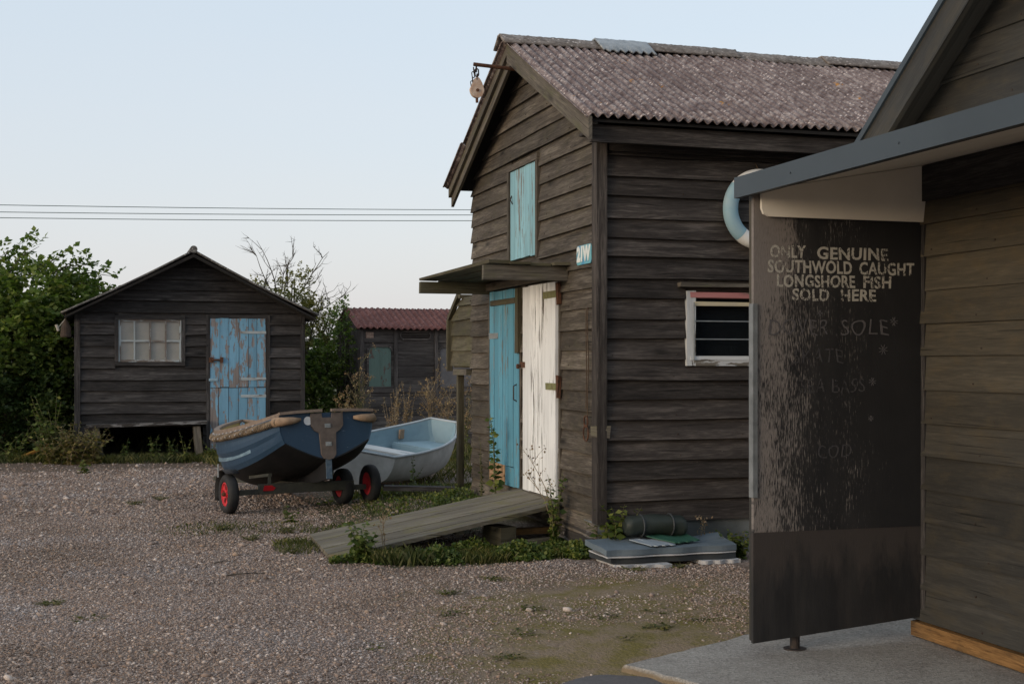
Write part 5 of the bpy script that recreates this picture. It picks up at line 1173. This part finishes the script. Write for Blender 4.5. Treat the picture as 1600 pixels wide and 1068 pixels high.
bush('hedge', 'distant grey green bush seen in the gap beside the small shed', 'hedge', (-.6, 29, .05), [(-.4, 29, 1.1, .8, .8, .9), (-1.6, 29.5, 1.1, 1, .8, 1.0)], 500, .09, 'leaf_olive', npair=3, L=.25)
# thorn bush with bare twigs between the sheds
tw = bush('thorn_bush', 'half bare olive thorn bush with twiggy top showing over the small shed roof', 'bush', (3.3, 24.6, .05), [(3.2, 24.5, 2.72, .55, .6, .46), (3.35, 24.5, 2.35, .6, .6, .5), (3.6, 24.4, 2.0, .55, .6, .6), (2.75, 24.6, 2.5, .45, .5, .45), (3.95, 24.4, 2.25, .35, .4, .45), (3.3, 24.4, 1.2, .8, .6, .8)], 1500, .052, 'leaf_olive', npair=3, L=.15, shell=.3)
mb = MB()
def twig(mb, p, d, L, r, depth):
    P = [p]; q = p.copy(); dd = d.copy(); n = 5
    for i in range(n): dd = (dd+Vector(rng.normal(0, .16, 3))).normalized(); q = q+dd*L/n; P.append(q.copy())
    mb.tube(P, [r*(1-.75*i/n) for i in range(n+1)], 4, caps=False)
    if depth:
        for k in range(random.randint(3, 5)):
            i = random.randint(1, n-1); nd = (dd+Vector(rng.normal(0, .65, 3))+V(0, 0, .15)).normalized(); twig(mb, P[i], nd, L*random.uniform(.3, .55), r*.55, depth-1)
for a, b in (((2.9, 24.5, 2.75), (2.28, 24.4, 3.50)), ((2.95, 24.5, 2.8), (2.62, 24.4, 3.75)), ((3.05, 24.5, 2.8), (3.0, 24.4, 3.60)), ((3.1, 24.5, 2.8), (3.22, 24.4, 3.62)), ((3.4, 24.5, 2.8), (4.05, 24.4, 3.50)), ((3.3, 24.5, 2.6), (3.5, 24.4, 3.3)), ((3.5, 24.4, 2.2), (4.05, 24.3, 2.95)), ((3.6, 24.4, 2.1), (4.15, 24.3, 2.65)), ((3.5, 24.4, 2.0), (3.85, 24.3, 2.9)), ((2.7, 24.5, 2.6), (2.5, 24.4, 3.2)), ((3.15, 24.5, 2.9), (3.35, 24.5, 3.4)), ((3.4, 24.4, 2.2), (3.75, 24.4, 3.0)), ((3.55, 24.4, 1.9), (3.95, 24.4, 2.45))):
    a, b = Vector(a), Vector(b); twig(mb, a, (b-a).normalized(), (b-a).length, .016, 2)
mb.build('twigs', M['bark'], tw)
bush('bush', 'dense dark green bush between the small shed and the carriage shed', 'bush', (3.45, 22.9, .05), [(3.45, 22.8, 1.0, .46, .5, .65), (3.3, 22.6, .6, .45, .5, .6), (3.55, 22.9, 1.5, .2, .3, .3)], 950, .065, 'leaf_tree', npair=3, L=.17)
bush('ivy', 'ivy growing up the near left end of the carriage shed roof', 'ivy', (3.85, 22.6, .1), [(3.86, 22.5, 1.75, .16, .6, .45), (3.86, 22.9, 2.3, .15, .4, .2), (3.9, 22.75, 2.5, .1, .15, .12)], 330, .05, 'leaf_tree', npair=2, L=.1, limb_r=.015)
hp, hdv = lump_pts([(x, 60+4*math.sin(x), 1.2, 4.2, 2, 1.15+.4*math.sin(x*1.3)) for x in range(-66, 67, 6)], 5200, .6)
P, D, S = sprays(hp, hdv+rng.normal(0, .4, hdv.shape), np.full(len(hp), .8), .42, 2); v, f = leaf_arrays(P, D, S, .4)
tag(npmesh('far_hedgerow', v, f, M['leaf_dark']), 'far hedgerow across the field behind the sheds', 'hedgerow', kind='stuff')

def weed(name, label, cat, x, y, h, n=4, spread=.1, leaf=.05, mat='leaf_weed', stem='stem', style='leafy', dens=16, group=None, lean=(0, 0), z=None):
    z = G(x, y) if z is None else z; t = thing(name, label, cat, (x, y, z), group); mb = MB(); P, D, S = [], [], []; SP, SD, SS = [], [], []
    for k in range(n):
        a = random.uniform(0, 6.28); hh = h*random.uniform(.6, 1) if k else h; bx = V(x+random.uniform(-1, 1)*spread*.35, y+random.uniform(-1, 1)*spread*.35, z-.02)
        tipx = V(lean[0]+math.cos(a)*spread, lean[1]+math.sin(a)*spread, hh); pts = []
        for i in range(7): f = i/6; pts.append(bx+V(tipx.x*f*f, tipx.y*f*f, tipx.z*f)+V(random.uniform(-1, 1), random.uniform(-1, 1), 0)*.010*f)
        r = .0028+.0035*h; mb.tube(pts, [r*(1-.7*i/6) for i in range(7)], 5)
        def at(f): q = f*6; i = min(5, int(q)); return pts[i].lerp(pts[i+1], q-i)
        if style in ('leafy', 'nettle'):
            m = int(dens*hh/h)
            for i in range(m):
                f = .12+.88*i/m; c = at(f); 
                for s in range(2): a2 = i*1.57+s*math.pi+random.uniform(-.4, .4); P.append(c); D.append((math.cos(a2), math.sin(a2), random.uniform(-.5, .45))); S.append(leaf*random.uniform(.6, 1.25)*(1.15-.6*f))
        elif style == 'dock':
            for i in range(5): a2 = random.uniform(0, 6.28); P.append(at(random.uniform(.05, .4))); D.append((math.cos(a2), math.sin(a2), .5)); S.append(leaf*2*random.uniform(.6, 1.1))
            for i in range(int(dens*3)): f = random.uniform(.5, 1); SP.append(at(f)+V(*rng.normal(0, .012, 3))); SD.append(tuple(rng.normal(0, 1, 3)+np.array([0, 0, .6]))); SS.append(random.uniform(.012, .026))
        else:                                        # branching dry stems with clustered seed heads
            for i in range(6):
                f = random.uniform(.42, .95); c = at(f); a2 = random.uniform(0, 6.28); l = h*random.uniform(.10, .26); e = c+V(math.cos(a2)*l*.6, math.sin(a2)*l*.6, l*.8); mb.tube([c, c.lerp(e, .5)+V(0, 0, l*.06), e], [r*.5, r*.4, r*.25], 4)
                for q in range(dens): SP.append(e+V(*rng.normal(0, .018, 3))); SD.append(tuple(rng.normal(0, 1, 3)+np.array([0, 0, .8]))); SS.append(random.uniform(.012, .028))
            for q in range(dens): SP.append(pts[-1]+V(*rng.normal(0, .02, 3))); SD.append(tuple(rng.normal(0, 1, 3)+np.array([0, 0, .8]))); SS.append(random.uniform(.012, .028))
            for i in range(5): a2 = random.uniform(0, 6.28); P.append(at(random.uniform(.1, .6))); D.append((math.cos(a2), math.sin(a2), -.2)); S.append(leaf*random.uniform(.6, 1))
    mb.build('stem', M[stem], t)
    if P: v, f = leaf_arrays(P, D, S, .34, .1, .6); npmesh('leaves', v, f, M[mat], t)
    if SP: v, f = leaf_arrays(SP, SD, SS, .45); npmesh('seed_heads', v, f, M['seed'], t)
    return t
# tall seeding plants behind the boats
TG = 'tall seeding plants behind the boats'
for x, y, h, n, st, mt, lb in ((3.75, 20.3, 1.25, 5, 'dry', 'stem', 'tallest green seeding plant in front of the green boarded window'), (3.35, 19.6, .78, 4, 'dry', 'stem', 'short green seeding plant behind the dark blue dinghy transom'), (4.15, 19.6, .95, 7, 'dock', 'dry_stem', 'brown dock clump behind the end of the pale dinghy'), (4.40, 19.9, .98, 7, 'dock', 'dry_stem', 'thickest brown dock clump in front of the carriage shed planks'), (4.02, 19.2, .80, 5, 'dock', 'dry_stem', 'low brown dock clump nearest the dark blue dinghy'), (4.72, 19.7, 1.10, 4, 'dry', 'dry_stem', 'pale dry plant with forked tops in front of the carriage planks'), (4.95, 19.6, .90, 4, 'dry', 'dry_stem', 'dry grey plant behind the bow of the pale dinghy'), (5.05, 18.8, .85, 5, 'dry', 'stem', 'thin seeding plant left of the lean-to post'), (4.9, 17.4, .95, 6, 'dry', 'stem', 'green seeding clump just behind the lean-to post'), (4.1, 14.6, .95, 6, 'leafy', 'stem', 'leafy green stems between the lean-to post and the shed corner')):
    weed('tall_weed', lb, 'weed', x, y, h*(1.22 if y > 15 else 1), n+2, .10, .055, 'leaf_weed', mt, st, 14 if st != 'leafy' else 20, TG)
# weeds by the small shed
weed('tall_weed', 'tall bright green weed standing left of the small shed', 'weed', -.83, 20.1, 1.02, 13, .24, .11, dens=15)
weed('tall_weed', 'low spreading nettles at the far left edge', 'weed', -1.35, 20.3, .5, 9, .3, .075, dens=12)
for x, y, h, lb in ((-.47, 19.75, .50, 'russet bramble heap left of the bench leg'), (-.72, 19.85, .38, 'low bramble heap beside the tall bright weed'), (-.25, 19.8, .46, 'bramble heap in front of the left bench leg')):
    weed('bramble', lb, 'bramble', x, y, h*1.25, 26, .30, .08, 'leaf_bramble', 'dry_stem', dens=14, group='brambles by the small shed')
for x, y, h, n, lb in ((.22, 20.0, .36, 4, 'small weed under the middle of the bench'), (.62, 19.95, .42, 7, 'leafy weed under the bench left of its right leg'), (.90, 20.0, .40, 7, 'leafy weed under the bench beside its right leg'), (1.45, 19.9, .32, 7, 'low weed between the bench and the blue door'), (1.05, 19.7, .5, 3, 'thin stalk in front of the right bench leg')):
    weed('weed', lb, 'weed', x, y, h, n, .12, .06, dens=10)
weed('weed', 'small weed growing out of the gravel before the brambles', 'weed', -.33, 18.6, .22, 5, .08, .07, dens=8)
# weeds by the tall shed
weed('climbing_weed', 'leafy climbing weed standing in front of the turquoise door', 'weed', 3.40, 11.62, .80, 2, .05, .085, 'leaf_weed', dens=20, z=.24)
weed('weed', 'thin ivy stem at the left edge of the turquoise door', 'weed', 3.46, 12.28, .60, 2, .03, .03, 'leaf_dark', dens=24, z=.2)
weed('thistle', 'tall wiry thistle growing beside the shed between ramp and corner', 'weed', 3.40, 9.98, .62, 6, .11, .065, 'leaf_weed', dens=14, z=.02)
weed('dry_weed', 'dry stalk leaning across the foot of the white door', 'weed', 3.42, 10.05, .62, 2, .04, .03, 'leaf_bramble', 'dry_stem', 'dry', 5, lean=(-.1, .42), z=.2)
weed('dry_weed', 'thin dry stalk standing at the near edge of the ramp', 'weed', 1.98, 9.75, .40, 2, .05, .03, 'leaf_bramble', 'dry_stem', 'dry', 3)
weed('weed', 'bright leafy weed beside the lower end of the ramp', 'weed', 1.80, 9.70, .34, 11, .10, .075, dens=14)
weed('weed', 'leafy weed with pointed leaves growing behind the mats', 'weed', 3.66, 9.29, .40, 16, .17, .075, dens=13, z=.06)
weed('weed', 'leafy weed at the right end of the mats', 'weed', 4.57, 9.08, .26, 14, .13, .06, dens=12)
weed('dry_weed', 'thin pale stalk rising at the right of the mats', 'weed', 4.42, 9.29, .30, 2, .05, .03, 'leaf_bramble', 'dry_stem', 'dry', 3)
weed('weed', 'straggling weed in front of the pale dinghy hull', 'weed', 3.18, 14.1, .42, 4, .14, .05, dens=12)
weed('weed', 'small green weed in front of the trailer beam', 'weed', 1.62, 12.35, .20, 4, .07, .06, dens=8)
weed('weed', 'small weed at the near corner of the concrete slab', 'weed', 2.62, 5.62, .09, 10, .09, .03, dens=7, z=-.10)
for x, y, h in ((-.35, 8.6, .05), (-.12, 8.05, .04), (1.35, 10.3, .09), (2.1, 8.25, .06), (1.15, 11.2, .08), (2.55, 8.75, .05), (.25, 14.2, .08), (.55, 14.8, .08), (1.95, 7.55, .04), (2.8, 7.3, .035), (1.3, 6.9, .03), (2.2, 7.0, .035), (3.0, 6.9, .05), (3.2, 7.35, .035), (2.45, 7.6, .045), (2.0, 6.6, .04), (3.35, 7.0, .03), (2.75, 6.75, .03), (3.6, 8.75, .05), (3.95, 8.82, .055), (1.0, 11.9, .09), (1.5, 11.6, .10)):
    weed('grass_tuft', 'low grass tuft in the gravel', 'grass tuft', x, y, h, 26, .10, .03, 'grass', 'stem', dens=4, group='grass tufts in the gravel')
for lb, x, y, a, l in (('thin crooked twig lying on the open gravel', .78, 9.3, .35, .34), ('short twig lying on the gravel beyond the crooked one', .75, 10.0, .8, .22)):
    mb = MB(); P = [(x+math.cos(a)*l*f+.02*math.sin(f*7), y+math.sin(a)*l*f+.015*math.cos(f*9), G(x, y)+.014+.008*math.sin(f*5)) for f in np.linspace(0, 1, 8)]; mb.tube(P, [.006*(1-.6*i/7) for i in range(8)], 6)
    tag(mb.build('twig', M['bark'], origin=(x, y, G(x, y))), lb, 'twig')
# low ground cover and grass
def cover(n, boxes, lo, hi, sz):
    P, D, S = [], [], []
    for (cx, cy, rx, ry, wgt, zadd) in boxes:
        m = int(n*wgt); a = rng.uniform(0, 6.28, m); r = np.sqrt(rng.uniform(0, 1, m))*(1+.25*np.sin(a*5+cx)); x = cx+rx*r*np.cos(a); y = cy+ry*r*np.sin(a)
        lumpy = .5+.5*np.sin(x*9+cx)*np.sin(y*11); k = rng.uniform(0, 1, m) < .15+.85*lumpy; x, y, r2, lu = x[k], y[k], r[k], lumpy[k]
        hz = rng.uniform(lo, hi, len(x))*(.4+.8*lu)*(1.15-r2*.75)+zadd; P.append(np.stack([x, y, gh(x, y)+hz], 1)); d = rdir(len(x), .35); D.append(d); S.append(sz*rng.uniform(.6, 1.3, len(x)))
    return np.concatenate(P), np.concatenate(D), np.concatenate(S)
P, D, S = cover(5200, [(2.35, 9.62, .42, .15, .5, 0), (3.05, 9.62, .50, .22, 1.5, 0), (3.42, 9.62, .24, .26, 1.0, .01), (1.85, 9.70, .28, .10, .35, 0), (2.75, 9.85, .3, .15, .3, 0), (3.25, 12.3, .30, .8, .6, 0), (2.8, 12.6, .5, .9, .25, -.02), (3.0, 13.9, .8, .6, .35, -.01), (2.3, 11.5, .5, .3, .1, -.02)], .005, .11, .03)
v, f = leaf_arrays(P, D, S, .42, .1, 1.); tag(npmesh('ground_cover', v, f, M['leaf_weed']), 'low leafy weeds along the ramp and shed', 'ground cover', kind='stuff')
def blades(n, boxes, h, w):
    Vv = []
    for (cx, cy, rx, ry, wgt, hs) in boxes:
        m = int(n*wgt); a = rng.uniform(0, 6.28, m); r = np.sqrt(rng.uniform(0, 1, m)); x = cx+rx*r*np.cos(a); y = cy+ry*r*np.sin(a); k = rng.uniform(0, 1, m) < .3+.7*(.5+.5*np.sin(x*7+1)*np.sin(y*8)); x, y = x[k], y[k]; m = len(x)
        hh = h*hs*rng.uniform(.5, 1.3, m); ang = rng.uniform(0, 6.28, m); b = rng.normal(0, .35, (m, 2))*hh[:, None]; ww = w*rng.uniform(.6, 1.3, m); z = gh(x, y)-.005
        dx, dy = np.cos(ang)*ww, np.sin(ang)*ww
        Vv.append(np.stack([np.stack([x-dx, y-dy, z], 1), np.stack([x+dx, y+dy, z], 1), np.stack([x+b[:, 0]*.4+dx*.6, y+b[:, 1]*.4+dy*.6, z+hh*.65], 1), np.stack([x+b[:, 0], y+b[:, 1], z+hh], 1)], 1))
    v = np.concatenate(Vv).reshape(-1, 4, 3).reshape(-1, 3); return v, np.arange(len(v)).reshape(-1, 4)
v, f = blades(6000, [(2.15, 9.62, .30, .15, .16, 1.2), (2.75, 9.60, .3, .18, .2, .9), (3.3, 9.62, .3, .2, .12, .8), (3.0, 12.7, .7, 1.2, .35, .55), (3.3, 14.2, .9, .7, .35, .8), (.7, 20.0, 1.5, .35, .9, 1.2), (-1.2, 20.4, 1.0, .5, .7, 1.3), (1.75, 20.1, .45, .25, .4, 1.3), (2.6, 19.5, 1.3, .8, .7, 1.1), (4.4, 19.8, 1.3, 1.2, 1., 1.6), (1.1, 12.0, .7, .5, .22, .4), (1.45, 10.6, .2, .4, .15, .6), (2.2, 11.6, .6, .3, .25, .5), (4.0, 17.2, 1.2, 1.5, .5, 1.2)], .09, .0045)
tag(npmesh('grass', v, f, M['grass']), 'grass around the sheds and boats', 'grass', kind='stuff')
v, f = blades(26000, [(2, 34, 30, 12, 1, 1.6)], .16, .02); tag(npmesh('field_grass', v, f, M['grass']), 'rough field grass beyond the sheds', 'grass', kind='stuff')
